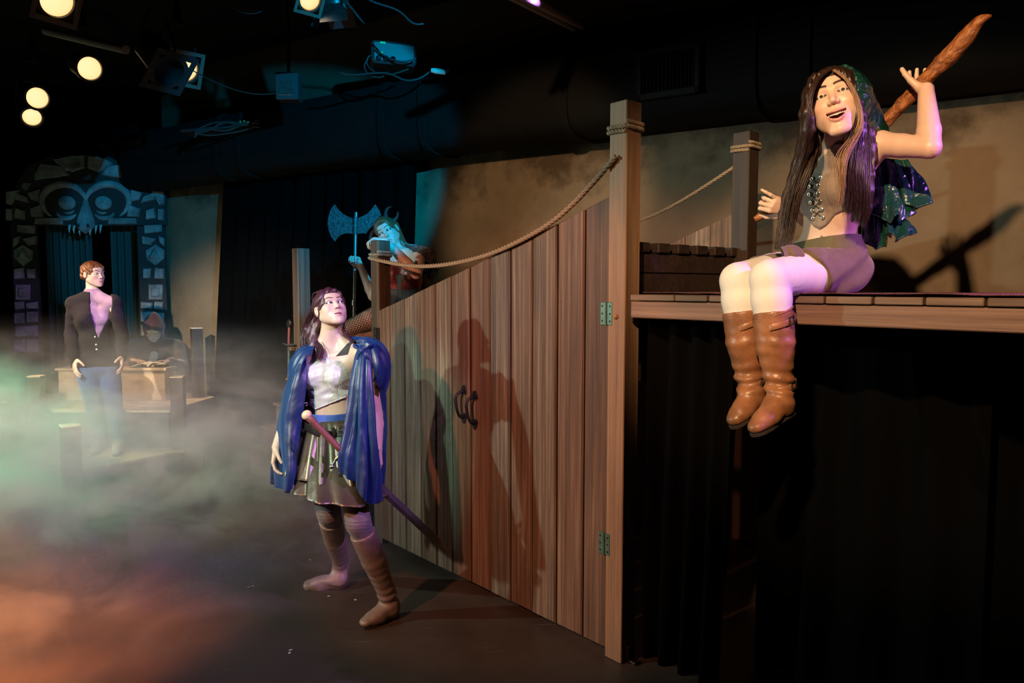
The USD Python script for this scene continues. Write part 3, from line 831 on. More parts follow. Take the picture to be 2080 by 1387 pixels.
for i, (pa, pb, d0, d1_, r, lab) in enumerate((((92, 62), (256, 101), 5.3, 5.0, .030, 'short horizontal grid pipe catching pink light by the top-left lamps'), ((1040, -18), (1182, 52), 3.6, 4.6, .022, 'upper of two slanting grid pipes at the top edge'),
                                               ((1022, -14), (1166, 58), 3.62, 4.62, .018, 'lower of two slanting grid pipes at the top edge'))):
    obj('grid_pipe', tube(np.linspace(P(*pa, d0), P(*pb, d1_), 4), r, 14), plain('pipe_grey_%d' % i, (.30, .24, .24), .45, .3), label=lab, cat='pipe', smooth=40)

# boxes and cabling on the grid
M['box_grey'] = plain('equipment_grey', (.045, .05, .055), .4, .3)
M['tape_green'] = plain('green_label', (.12, .55, .12), .5)
M['tape_white'] = plain('white_connector', (.6, .58, .5), .5)
dp = thing('dimmer_pack', 'blue-lit dimmer box with green labels and looped cables on the ceiling', 'dimmer')
c = P(795, 118, 5.4)
fr = (c, [unit(V(1, .25, -.03)), unit(V(-.25, 1, 0)), Z])
obj('case', box((-.15, -.12, -.075), (.17, .12, .085), fr, .02), M['box_grey'], dp, False)
for x, z in ((-.07, .065), (-.09, -.005)):
    obj('label_strip', box((x - .02, -.123, z - .007), (x + .02, -.12, z + .007), fr, .001), M['tape_green'], dp, False)
for k in range(3):
    obj('socket', lathe([(0, -.02), (.018, -.02), (.02, .01)], fr[0] + np.array([-.10 + .05 * k, -.12, -.045]) @ np.array(fr[1]), fr[1][1], 12), M['lampcase'], dp, True)
for k, pts in enumerate((((752, 112), (745, 128), (765, 148), (800, 150), (830, 140)), ((760, 100), (790, 118), (815, 125), (845, 118)), ((748, 120), (742, 142), (760, 156), (788, 146)))):
    obj('cable', tube(catmull([P(x, y, 5.24) for x, y in pts], 24), .006, 6), M['cord'], dp, True)
jb = thing('junction_box', 'small grey electrical box hanging from the grid above the drapes', 'box')
c = P(587, 178, 5.6)
obj('case', box((-.085, -.06, -.10), (.085, .06, .10), (c, np.eye(3)), .006), M['box_grey'], jb, False)
obj('lid', box((-.06, -.066, -.07), (.05, -.06, .03), (c, np.eye(3)), .002), M['steel'], jb, False)
obj('hanger', tube([c + V(0, 0, .1), V(c[0], c[1], 3.9)], .012, 8), M['iron'], jb, True)
for lab, pts, d, r in (('thin cable sagging from the third lamp to the grey electrical box', ((352, 118), (400, 148), (440, 168), (500, 188), (566, 188)), 5.1, .004),
                       ('pale cable dropping along the top edge right of the barn doors', ((745, -4), (790, 14), (815, 26), (832, 42), (860, 48)), 4.6, .006),
                       ('cable looped below the dimmer box to the white connector', ((688, 147), (720, 152), (800, 153), (820, 162), (850, 160), (872, 146)), 5.2, .008),
                       ('faint cable swag at the top edge left of the barn doors', ((450, -6), (480, 20), (510, 28), (550, 4)), 4.9, .004)):
    obj('cable', tube(catmull([P(x, y, d) for x, y in pts], 30), r, 6), M['cord'] if 'pale' not in lab else M['box_grey'], label=lab, cat='cable', smooth=True)
cn = thing('cable_connector', 'small white cable connector beside the dimmer box', 'connector')
obj('plug', tube([P(876, 143, 5.2), P(884, 144, 5.2), P(905, 147, 5.2)], [.016, .02, .018], 10), M['tape_white'], cn, True)
obj('collar', tube([P(905, 147, 5.2), P(914, 140, 5.2)], [.022, .02], 10), M['lampcase'], cn, True)
rk = thing('cable_tray', 'tangle of dark cables on a tray under the ceiling with tiny green tags', 'tray')
obj('tray', box((-.5, -.1, -.02), (.45, .1, 0), (P(485, 258, 6.6), [unit(V(.96, -.1, .06)), V(.1, .96, 0), Z])), M['lampcase'], rk, False)
for k in range(7):
    y = rng.uniform(-8, 8, 6)
    obj('cable', tube(catmull([P(395 + 32 * i, 268 - 5.0 * i + y[i] + (k - 3) * 2, 6.45) for i in range(6)], 30), .009, 6), M['cord'], rk, True)
for x, y in ((488, 247), (496, 246), (504, 248)):
    obj('tag', box((-.006, -.004, -.006), (.006, .004, .006), (P(x, y, 6.3), np.eye(3))), M['tape_green'], rk, False)

for k, (x, y, lab) in enumerate(((505, 1192, 'left scrap of the close pale pair on the floor at the fog edge'), (513, 1190, 'right scrap of the close pale pair on the floor at the fog edge'),
                                 (630, 1137, 'pale paper scrap on the floor above the toe of the rear grey boot'), (668, 1211, 'pale paper scrap on the floor just below the rear grey boot'), (722, 1218, 'pale paper scrap on the floor between the two grey boots'),
                                 (590, 1320, 'upper one of two pale scraps on the empty floor near the bottom edge'), (588, 1326, 'lower one of two pale scraps on the empty floor near the bottom edge'), (640, 1012, 'pale paper scrap on the floor behind the skirt by the block stairs'))):
    c = on_z(x, y, .002)
    a = k * 1.3
    fr = (c, [V(math.cos(a), math.sin(a), 0), V(-math.sin(a), math.cos(a), 0), Z])
    obj('paper_scrap', extrude([(-.009, -.005), (.007, -.006), (.010, .004), (-.004, .006)], .001, fr[0], fr[1]), M['tape_white'], None, False, lab, cat='paper scrap', group='paper scraps on the floor')

# ------------------------------------------------------------------ figure kit: smooth blends of rounded cones and ellipsoids on a graded grid
def graded(lo, hi, step, bands):
    x, out = lo, []
    while x < hi:
        out.append(x)
        x += min([step] + [s + max(0.0, max(a - x, x - b)) * .25 for a, b, s in bands])
    return np.array(out + [x], np.float32)


def cone(a, b, r0, r1, k=.012, flat=None, sub=False):
    return dict(t='c', a=np.asarray(a, float), b=np.asarray(b, float), r0=r0, r1=r1, k=k, flat=flat, sub=sub)


def ell(c, r, R=None, k=.012, sub=False):
    return dict(t='e', c=np.asarray(c, float), r=np.broadcast_to(np.asarray(r, float), (3,)).copy(), R=np.eye(3) if R is None else np.asarray(R, float), k=k, sub=sub)


def grow(prims, d, k=None):
    out = []
    for p in prims:
        q = dict(p)
        if p['t'] == 'c':
            q['r0'], q['r1'] = p['r0'] + d, p['r1'] + d
        else:
            q['r'] = p['r'] + d
        if k is not None:
            q['k'] = k
        out.append(q)
    return out


class Field:
    def __init__(self, prims, step=.008, bands=(), pad=.03):
        lo, hi = np.full(3, 1e9), np.full(3, -1e9)
        for p in prims:
            if p['sub']:
                continue
            if p['t'] == 'c':
                for q, r in ((p['a'], p['r0']), (p['b'], p['r1'])):
                    lo, hi = np.minimum(lo, q - r), np.maximum(hi, q + r)
            else:
                e = np.sqrt(((p['R'] * p['r'][:, None]) ** 2).sum(0))
                lo, hi = np.minimum(lo, p['c'] - e), np.maximum(hi, p['c'] + e)
        self.ax = [graded(lo[k] - pad, hi[k] + pad, step, [(b[0][k], b[1][k], b[2]) for b in bands]) for k in range(3)]
        self.f = np.full([len(a) for a in self.ax], .3, np.float32)
        for p in prims:
            self.add(p)

    def grid(self, s=(slice(None),) * 3):
        return self.ax[0][s[0]][:, None, None], self.ax[1][s[1]][None, :, None], self.ax[2][s[2]][None, None, :]

    def add(self, p):
        m = p['k'] + .03
        if p['t'] == 'c':
            lo = np.minimum(p['a'] - p['r0'], p['b'] - p['r1']) - m
            hi = np.maximum(p['a'] + p['r0'], p['b'] + p['r1']) + m
        else:
            e = np.sqrt(((p['R'] * p['r'][:, None]) ** 2).sum(0))
            lo, hi = p['c'] - e - m, p['c'] + e + m
        s = tuple(slice(int(np.searchsorted(a, l)), int(np.searchsorted(a, h))) for a, l, h in zip(self.ax, lo, hi))
        if any(q.stop - q.start < 1 for q in s):
            return
        X, Y, Zz = self.grid(s)
        f32 = np.float32
        if p['t'] == 'c':
            a, b = p['a'], p['b']
            d = b - a
            L = max(d @ d, 1e-12)
            x, y, z = X - f32(a[0]), Y - f32(a[1]), Zz - f32(a[2])
            t = np.clip((x * f32(d[0]) + y * f32(d[1]) + z * f32(d[2])) / f32(L), 0, 1)
            x, y, z = x - t * f32(d[0]), y - t * f32(d[1]), z - t * f32(d[2])
            q = x * x + y * y + z * z
            if p['flat'] is not None:
                n, sc = p['flat']
                w = x * f32(n[0]) + y * f32(n[1]) + z * f32(n[2])
                q = q + w * w * f32(1 / sc ** 2 - 1)
            dist = np.sqrt(q) - (f32(p['r0']) + t * f32(p['r1'] - p['r0']))
        else:
            x, y, z = X - f32(p['c'][0]), Y - f32(p['c'][1]), Zz - f32(p['c'][2])
            k0 = k1 = 0
            for row, r in zip(p['R'], p['r']):
                w = x * f32(row[0]) + y * f32(row[1]) + z * f32(row[2])
                k0 = k0 + (w / f32(r)) ** 2
                k1 = k1 + (w / f32(r * r)) ** 2
            k0, k1 = np.sqrt(k0), np.sqrt(k1)
            dist = k0 * (k0 - 1) / np.maximum(k1, 1e-6)
        g, k = self.f[s], f32(p['k'])
        if p['sub']:
            h = np.maximum(k - np.abs(g + dist), 0) / k
            self.f[s] = np.maximum(g, -dist) + h * h * k * f32(.25)
        else:
            h = np.maximum(k - np.abs(g - dist), 0) / k
            self.f[s] = np.minimum(g, dist) - h * h * k * f32(.25)

    def clip(self, fn, k=.004):
        """keeps where fn(X, Y, Z) < 0"""
        d = np.broadcast_to(fn(*self.grid()), self.f.shape)
        h = np.maximum(k - np.abs(self.f - d), 0) / k
        self.f = (np.maximum(self.f, d) + h * h * k * .25).astype(np.float32)
        return self

    def cut(self, o, n, k=.004):
        """removes what lies on the side of the plane that n points to"""
        return self.clip(lambda X, Y, Z_: (X - o[0]) * n[0] + (Y - o[1]) * n[1] + (Z_ - o[2]) * n[2], k)

    def ripple(self, fn):
        near = np.abs(self.f) < .03
        i, j, k = np.nonzero(near)
        self.f[near] += fn(np.stack([self.ax[0][i], self.ax[1][j], self.ax[2][k]], 1)).astype(np.float32)
        return self

    def mesh(self):
        """surface nets"""
        s = self.f < 0
        c = [s[i:s.shape[0] - 1 + i, j:s.shape[1] - 1 + j, k:s.shape[2] - 1 + k] for i in (0, 1) for j in (0, 1) for k in (0, 1)]
        alln, anyn = c[0].copy(), c[0].copy()
        for q in c[1:]:
            alln &= q
            anyn |= q
        act = anyn & ~alln
        I = np.argwhere(act)
        idx = np.full(act.shape, -1, np.int32)
        idx[act] = np.arange(len(I))
        cor = np.array([(i, j, k) for i in (0, 1) for j in (0, 1) for k in (0, 1)])
        val = np.stack([self.f[I[:, 0] + a, I[:, 1] + b, I[:, 2] + d] for a, b, d in cor], 1)
        acc, cnt = np.zeros((len(I), 3)), np.zeros(len(I))
        for a in range(8):
            for b in range(a + 1, 8):
                if np.abs(cor[a] - cor[b]).sum() == 1:
                    va, vb = val[:, a], val[:, b]
                    x = (va < 0) != (vb < 0)
                    t = np.where(x, va / np.where(x, va - vb, 1), 0)
                    acc += np.where(x[:, None], cor[a] + t[:, None] * (cor[b] - cor[a]), 0)
                    cnt += x
        v = I + acc / np.maximum(cnt, 1)[:, None]
        v = np.stack([np.interp(v[:, k], np.arange(len(self.ax[k])), self.ax[k]) for k in range(3)], 1)
        faces = []
        for k in range(3):
            u, w = (k + 1) % 3, (k + 2) % 3
            sl0, sl1 = [slice(None)] * 3, [slice(None)] * 3
            sl0[k], sl1[k] = slice(0, -1), slice(1, None)
            A, B = s[tuple(sl0)], s[tuple(sl1)]
            for flip, hit in ((False, A & ~B), (True, ~A & B)):
                e = np.argwhere(hit)
                ok = (e[:, u] > 0) & (e[:, w] > 0) & (e[:, u] < s.shape[u] - 1) & (e[:, w] < s.shape[w] - 1)
                e = e[ok]
                q = []
                for du, dw in ((-1, -1), (0, -1), (0, 0), (-1, 0)):
                    g = e.copy()
                    g[:, u] += du
                    g[:, w] += dw
                    q.append(idx[g[:, 0], g[:, 1], g[:, 2]])
                q = np.stack(q, 1)
                faces.append(q[:, ::-1] if flip else q)
        f = np.vstack(faces)
        return trimesh.Trimesh(v, np.vstack([f[:, [0, 1, 2]], f[:, [0, 2, 3]]]), process=False)


def frame_of(fwd, up):
    """rows: right-hand side, forward, up of a person or head"""
    f = unit(fwd)
    r = unit(np.cross(f, up))
    return np.array([r, f, np.cross(r, f)])


def turn(yaw, pitch=0, roll=0):
    """head frame: yaw 0 faces the camera, + turns to picture right; pitch + looks up; roll + leans the crown to picture right"""
    y, p, r = map(math.radians, (yaw, pitch, roll))
    f = V(math.sin(y) * math.cos(p), -math.cos(y) * math.cos(p), math.sin(p))
    R = frame_of(f, Z)
    c, s = math.cos(r), math.sin(r)
    return np.array([R[0] * c + R[2] * s, R[1], R[2] * c - R[0] * s]) if True else R


class Head:
    def __init__(self, c, R, s=1.0, open_=0.0, smile=0.0, squint=0.0, narrow=1.0, ears=True, gaze=(0, 0)):
        self.c, self.R, self.s, self.o, self.sm, self.sq, self.nw, self.gaze = np.asarray(c, float), R, s, open_, smile, squint, narrow, gaze
        W, o = self.W, open_
        s_ = s
        n = narrow
        E = lambda c_, r, k=.012, sub=False: ell(W(c_), np.asarray(np.broadcast_to(r, (3,))) * s_, R, k * s_, sub)
        C = lambda a, b, r0, r1, k=.01, sub=False: cone(W(a), W(b), r0 * s_, r1 * s_, k * s_, None, sub)
        p = [E((0, -.014, .028), (.072, .088, .081)), E((0, .038, .038), (.058 * n, .050, .054), .03), E((0, .033, -.028), (.055 * n, .054, .060), .03)]
        for m in (-1, 1):
            p += [E((m * .036 * n, .055, -.020), (.0215, .0215, .019), .024), E((m * .040 * n, .034, -.050), (.020, .030, .030), .03), C((m * .051 * n, .004, -.052), (m * .019, .064, -.093 - o), .0175, .0155, .026),
                  C((m * .037, .0735, .019), (m * .010, .082, .017), .0075, .0075, .012)]
        p += [E((0, .073, -.097 - o), (.0165, .0145, .014), .016), E((0, .067, -.066 - o * .4), (.028, .022, .024 + o * .2), .02),
              E((0, .060, -.066 - o * .4), (.037, .021, .026 + o * .2), .02), C((0, .080, .008), (0, .099, -.027), .0062, .0085, .012), E((0, .1005, -.0305), (.0088, .0095, .0085), .006)]
        for m in (-1, 1):
            p += [E((m * .0112, .0915, -.034), (.0072, .0095, .0066), .005), E((m * .0058, .098, -.0415), (.0032, .0045, .0034), .002, True),
                  E((m * .0315, .0955, .001), (.0165, .0135, .0105), .011, True), E((m * .0315, .0700, .001), (.0150, .0142, .0140), .004)]
            if ears:
                p += [E((m * .0755, -.006, -.006), (.0085, .017, .029), .006), E((m * .0825, -.002, -.003), (.005, .009, .015), .005, True)]
        sm = smile
        cw = .0225 + .0085 * sm
        cz = -.0655
        self.cw, self.cz = cw, cz
        self.lipc = []
        ts = np.linspace(-1, 1, 9)
        yl = lambda t, back=0.0: .0885 - back - (.0085 + .006 * sm) * t * t
        zt_ = lambda t: -.0655 + (.0085 * sm - .0010) * t * t
        zb_ = lambda t: zt_(t) - (o + .0008) * (1 - abs(t) ** 2.2)
        for q0, q1 in zip(ts[:-1], ts[1:]):
            thick = lambda t: .0046 * (1 - .55 * t * t)
            bow = lambda t: .0012 * math.cos(t * 6) * (1 - t * t)
            for zf, sg, bk in ((zt_, 1, 0.0), (zb_, -1, -.001 + o * .02)):
                w = .0030 if sg > 0 else .0040
                e0 = V(cw * q0, yl(q0, bk), zf(q0) + sg * w + (bow(q0) if sg > 0 else 0))
                e1 = V(cw * q1, yl(q1, bk), zf(q1) + sg * w + (bow(q1) if sg > 0 else 0))
                k_ = 1.0 if sg > 0 else 1.18
                self.lipc.append((e0, e1, thick(q0) * k_, thick(q1) * k_))
                p.append(C(e0, e1, thick(q0) * k_, thick(q1) * k_, .004))
        for m in (-1, 1):
            if sm:
                p += [E((m * .040, .062, -.030), (.018, .016, .013), .015)]
        if o > .004:
            for t in np.linspace(-.90, .90, 17):
                z0_, z1_ = zt_(t) - .0012, min(zb_(t) + .0012, zt_(t) - .0012)
                for z_ in np.linspace(z0_, z1_, int(math.ceil((z0_ - z1_) / .0028)) + 1):
                    p.append(C((cw * t * .95, .066, z_), (cw * t, yl(t) + .011, z_), .0021, .0021, .0012, True))
        else:
            for t in np.linspace(-.92, .92, 13):
                p.append(C((cw * t, yl(t) + .0042, zt_(t)), (cw * t, yl(t) + .0046, zt_(t)), .0017, .0017, .0018, True))
        self.zt, self.zb, self.yl = zt_, zb_, yl
        # eye openings
        h = .0052 * (1 - squint)
        for m in (-1, 1):
            p += [ell(W((m * .0315, .0905, .0005)), np.array([.0132, .0100, max(h, .0022)]) * s_, R, .0015 * s_, True)]
        self.prims = p

    def W(self, l):
        return self.c + self.s * np.asarray(l, float) @ self.R

    def L(self, w):
        return (np.asarray(w) - self.c) @ self.R.T / self.s

    def band(self, step=.002):
        e = .125 * self.s
        lo = self.W(np.array([(a, b, c) for a in (-.082, .082) for b in (-.1, .112) for c in (-.125, .112)])).min(0)
        hi = self.W(np.array([(a, b, c) for a in (-.082, .082) for b in (-.1, .112) for c in (-.125, .112)])).max(0)
        return (lo, hi, step)

    def paint(self, v, col, skin, lips=(.45, .12, .12), brow=(.06, .035, .025), liner=(.05, .03, .03), liner_w=.0035, shadow=None, blush=None, brow_lift=0.0, scalp=None, brow_w=1.0):
        l = self.L(v)
        x, y, z = l.T
        a = np.abs(x)
        front = (y > .02) & (np.abs(z) < .13) & (a < .09)

        def mixin(w, c):
            w = np.clip(w, 0, 1)[:, None] * front[:, None]
            col[:] = col * (1 - w) + np.asarray(c) * w
        if blush is not None:
            mixin(.5 * np.exp(-((a - .042) ** 2 + (z + .028) ** 2) / (2 * .014 ** 2)), blush)
        if shadow is not None:
            mixin(.8 * np.exp(-(((a - .032) / .018) ** 2 + ((z - .008) / .008) ** 2)), shadow)
        bz = .0245 + brow_lift + .006 * np.sin(np.clip((a - .012) / .038, 0, 1) * np.pi * .75) - .004 * np.clip((a - .034) / .016, 0, 1)
        bw = .0030 * brow_w * np.clip(1.35 - (a - .012) / .05, .35, 1)
        mixin(((a > .010) & (a < .052)) * np.clip((bw + .0012 - np.abs(z - bz)) / .0018, 0, 1), brow)
        h = .0052 * (1 - self.sq)
        q = np.sqrt(((a - .0315) / .0148) ** 2 + ((z - .0008) / (max(h, .0024) + .0022)) ** 2)
        mixin(np.clip((1.0 + liner_w / .0035 * .28 - q) / .25, 0, 1) * (z > -.006) * (y > .066), liner)
        if liner_w > .004:                                            # winged liner
            mixin(np.clip(1 - np.abs(z - .003 - (a - .044) * .45) / .0025, 0, 1) * ((a > .042) & (a < .058)), liner)
        o = self.o
        dl = np.full(len(l), 1.0)
        for q0, q1, r0, r1 in self.lipc:
            d = q1 - q0
            t = np.clip((l - q0) @ d / max(d @ d, 1e-12), 0, 1)
            dl = np.minimum(dl, np.linalg.norm(l - q0 - t[:, None] * d, axis=1) - (r0 + t * (r1 - r0)))
        mixin((dl < .01) * np.clip((.0020 - dl) / .0016, 0, 1), lips)
        if o > .004:
            t = np.clip(x / self.cw, -1, 1)
            ins = (a < self.cw * .97) & (z < self.zt(t) + .003) & (z > self.zt(t) - (o + .0008) * (1 - np.abs(t) ** 2.2) - .004) & (y > .02) & (y < self.yl(t) - .0045)
            mixin(ins * 1.0, (.15, .02, .02))
        if scalp is not None:
            w = ((y < .02) | (z > .055)) & (z > -.01)
            col[w & (np.abs(z) < .13) & (a < .069) & (y > -.12)] = scalp
        return col

    def extras(self, body, iris=(.10, .06, .03), teeth=True):
        s = self.s
        for m in (-1, 1):
            c = self.W((m * .0315, .0722, .001))
            u = trimesh.creation.uv_sphere(1.0, count=[20, 28])
            v = np.array(u.vertices)
            g = unit(np.array([self.gaze[0], 1, self.gaze[1]]))
            d = v @ g
            col = np.where((d > .972)[:, None], V(.01, .01, .01), np.where((d > .885)[:, None], np.asarray(iris), V(.78, .76, .74)))
            v = v * (1 + .05 * np.clip((d - .8) / .2, 0, 1))[:, None]
            obj('eye', trimesh.Trimesh(c + v @ self.R * .0130 * s, u.faces, process=False), M['eye'], body, True, paint=col)
        if self.o > .004 and teeth:
            n = 10
            ts = []
            for i in range(n):
                u = (i - (n - 1) / 2) / (n / 2)
                hgt = (.0085 if abs(u) < .25 else .0070) * .95
                x = self.cw * .80 * u
                ts.append(ell(self.W((x, self.yl(u * .8) - .0085 - .004 * u * u, self.zt(u * .8) + .0022 - hgt / 2)), np.array([self.cw * .094, .0030, hgt * .62]) * s, self.R, .001))
            F = Field(ts, .0012 * s, pad=.006)
            obj('teeth', F.mesh(), M['teeth'], body, True)
            F = Field([ell(self.W((0, .060, -.067 - self.o * .86)), np.array([.015, .022, .0065]) * s, self.R, .001)], .002 * s, pad=.008)
            obj('tongue', F.mesh(), M['tongue'], body, True)




M['eye'] = painted('eyes', .12, coat_weight=.6)
M['teeth'] = plain('teeth', (.75, .70, .62), .25)
M['tongue'] = plain('tongue', (.42, .11, .10), .35)


def hand(w, d, n, thumb, curls=((15, 20, 15),) * 4, spread=4, thumb_dir=(.62, .62, .35), thumb_bend=20, s=1.0):
    """rounded cones of a hand: wrist w, finger direction d, palm-facing normal n, thumb side (+1: on d x n)"""
    d = unit(d)
    n = unit(np.asarray(n, float) - d * np.dot(n, d))
    sd = np.cross(d, n) * thumb
    p = []
    ks = []
    for i, q in enumerate((.0265, .0090, -.0085, -.0245)):
        base = w + d * .008 * s + sd * q * .5 * s
        kn = w + d * (.086 - (.000, -.002, .003, .011)[i]) * s + sd * q * s - n * (.002 if i in (1, 2) else 0)
        p.append(cone(base, kn, .0125 * s, .0098 * s, .012 * s))
        ks.append(kn)
    p.append(ell(w + d * .045 * s + n * .004 * s, np.array([.028, .042, .0125]) * s, np.array([sd, d, n]), .012 * s))
    ph = ((.041, .025, .020), (.045, .029, .021), (.042, .027, .020), (.033, .021, .018))
    for i in range(4):
        a, q, r = 0.0, ks[i], .0092 if i < 3 else .0080
        sp = math.radians(spread * (1.5, .4, -.7, -1.9)[i])
        for j in range(3):
            a += math.radians(curls[i][j])
            dd = (d * math.cos(sp) + sd * math.sin(sp)) * math.cos(a) + n * math.sin(a)
            b = q + dd * ph[i][j] * s
            p.append(cone(q, b, r * s, r * .9 * s, .0035 * s))
            q, r = b, r * .9
    t0 = w + d * .014 * s + sd * .020 * s + n * .006 * s
    td = unit(d * thumb_dir[0] + sd * thumb_dir[1] + n * thumb_dir[2])
    t1 = t0 + td * .040 * s
    bend = math.radians(thumb_bend)
    ax = unit(np.cross(td, d * .8 + n * .6))
    td2 = td * math.cos(bend) + np.cross(ax, td) * math.sin(bend)
    t2 = t1 + td2 * .031 * s
    td3 = td2 * math.cos(bend) + np.cross(ax, td2) * math.sin(bend)
    t3 = t2 + td3 * .024 * s
    p += [cone(t0, t1, .0150 * s, .0115 * s, .012 * s), cone(t1, t2, .0105 * s, .0095 * s, .004 * s), cone(t2, t3, .0095 * s, .0080 * s, .003 * s)]
    return p


def hand_band(w, d, s=1.0, step=.003):
    c = w + unit(d) * .09 * s
    return (c - .10 * s, c + .10 * s, step)


def arm(sh, el_, wr, r=(.043, .034, .0235), k=.007, sc=1.0):
    m = el_ + (wr - el_) * .28
    b = sh + (el_ - sh) * .45
    return [cone(sh, b, r[0] * sc, r[0] * .92 * sc, k), cone(b, el_, r[0] * .92 * sc, r[1] * sc, k), cone(el_, m, r[1] * sc, r[1] * 1.06 * sc, k), cone(m, wr, r[1] * 1.06 * sc, r[2] * sc, k)]


def leg(hp, kn, an, r=(.080, .052, .034), k=.008, back=None, sc=1.0):
    m = kn + (an - kn) * .30
    if back is not None:
        m = m + back * .018
    return [cone(hp, hp + (kn - hp) * .5, r[0] * sc, r[0] * .86 * sc, k), cone(hp + (kn - hp) * .5, kn, r[0] * .86 * sc, r[1] * sc, k), cone(kn, m, r[1] * .98 * sc, r[1] * 1.02 * sc, k), cone(m, an, r[1] * 1.02 * sc, r[2] * sc, k)]


def torso(pel, chest, neck, head_base, R, sc=1.0, bust=.052, hipw=.085, shoulders=None):
    """pelvis centre, chest centre, neck root; R = rows right, forward, up of the chest"""
    r_, f_, u_ = R
    pr = [cone(pel - r_ * hipw, pel + r_ * hipw, .098 * sc, .098 * sc, .03, (f_, .95)), ell(pel - f_ * .03 - u_ * .02, np.array([.15, .10, .10]) * sc, R, .03),
          cone(pel + (chest - pel) * .25, pel + (chest - pel) * .6, .108 * sc, .102 * sc, .05, (f_, .74)), ell(chest, np.array([.130, .092, .150]) * sc, R, .05)]
    for m in (-1, 1):
        pr.append(ell(chest + r_ * m * .066 * sc + f_ * .072 * sc + u_ * .012, np.array([1, .95, 1]) * bust * sc, R, .03))
        if shoulders is not None:
            s = shoulders[0 if m > 0 else 1]
            pr.append(cone(neck - u_ * .035, s, .045 * sc, .044 * sc, .035))
            pr.append(cone(chest + u_ * .05 + r_ * m * .06 * sc, s, .06 * sc, .042 * sc, .03))
            pr.append(cone(neck + (head_base - neck) * .45, s + (neck - s) * .25, .022, .024, .03))
    pr += [cone(neck - u_ * .02, head_base, .052 * sc, .047 * sc, .02)]
    return pr


def strands(name, curves, radii, mat_, parent, label=None, wtip=.25):
    """hair as curves of a few points each"""
    c = UsdGeom.BasisCurves.Define(stage, free(path_of(parent) + '/' + name))
    c.CreateTypeAttr('cubic')
    c.CreateBasisAttr('catmullRom')
    c.CreateWrapAttr('pinned')
    n = [len(q) for q in curves]
    c.CreateCurveVertexCountsAttr(Vt.IntArray.FromNumpy(np.array(n, np.int32)))
    c.CreatePointsAttr(Vt.Vec3fArray.FromNumpy(np.concatenate(curves).astype(np.float32)))
    w = np.concatenate([2 * r * np.interp(np.linspace(0, 1, k), [0, .7, 1], [1, 1, wtip]) for k, r in zip(n, np.broadcast_to(radii, (len(n),)))])
    c.CreateWidthsAttr(Vt.FloatArray.FromNumpy(w.astype(np.float32)))
    c.SetWidthsInterpolation('vertex')
    UsdShade.MaterialBindingAPI.Apply(c.GetPrim()).Bind(mat_)
    c.GetPrim().SetCustomDataByKey('kind', 'stuff')
    if label:
        c.GetPrim().SetCustomDataByKey('label', label)
    return c


def hairmat(name, color, rough=.35):
    c = np.array(color)
    return mat(name, {'g': ('geometry', {}), 'm': ('mapping', {'scale': (220, 220, 9)}), 'n': ('noise_texture', {'scale': 1, 'detail': 3}), 'r': ('rgb_ramp', {'ramp': [(.3, tuple(c * .55)), (.7, tuple(np.minimum(1, c * 1.5)))]}),
                      'b': ('bump', {'strength': .5, 'distance': .004}), 'p': ('principled_bsdf', {'roughness': rough, 'specular_ior_level': .6})},
               [('g.position', 'm.vector'), ('m.vector', 'n.vector'), ('n.fac', 'r.fac'), ('r.color', 'p.base_color'), ('n.fac', 'b.height'), ('b.normal', 'p.normal')])


def skin(name, rough=.42):
    return mat(name, {'a': ('attribute', {'attribute': 'paint'}), 'g': ('geometry', {}), 'n': ('noise_texture', {'scale': 420, 'detail': 2}), 'b': ('bump', {'strength': .05, 'distance': .002}),
                      'p': ('principled_bsdf', {'roughness': rough, 'subsurface_weight': .15, 'subsurface_radius': (1, .35, .2), 'subsurface_scale': .006})},
               [('a.color', 'p.base_color'), ('g.position', 'n.vector'), ('n.fac', 'b.height'), ('b.normal', 'p.normal')])


M['skin'] = skin('skin')
SKIN = V(.62, .41, .31)


def cloth(name, color, rough=.7, sheen=.2, bump=.25, scale=600, **kw):
    return plain(name, color, rough, 0, bump, scale, .12, 30, sheen_weight=sheen, **kw)


def wrinkles(seed, amp, freq, stretch=(1, 1, 1)):
    st = np.array(stretch)
    return lambda p: amp * (meshkit.fbm(p * freq * st, 3, seed) - .5) * 2


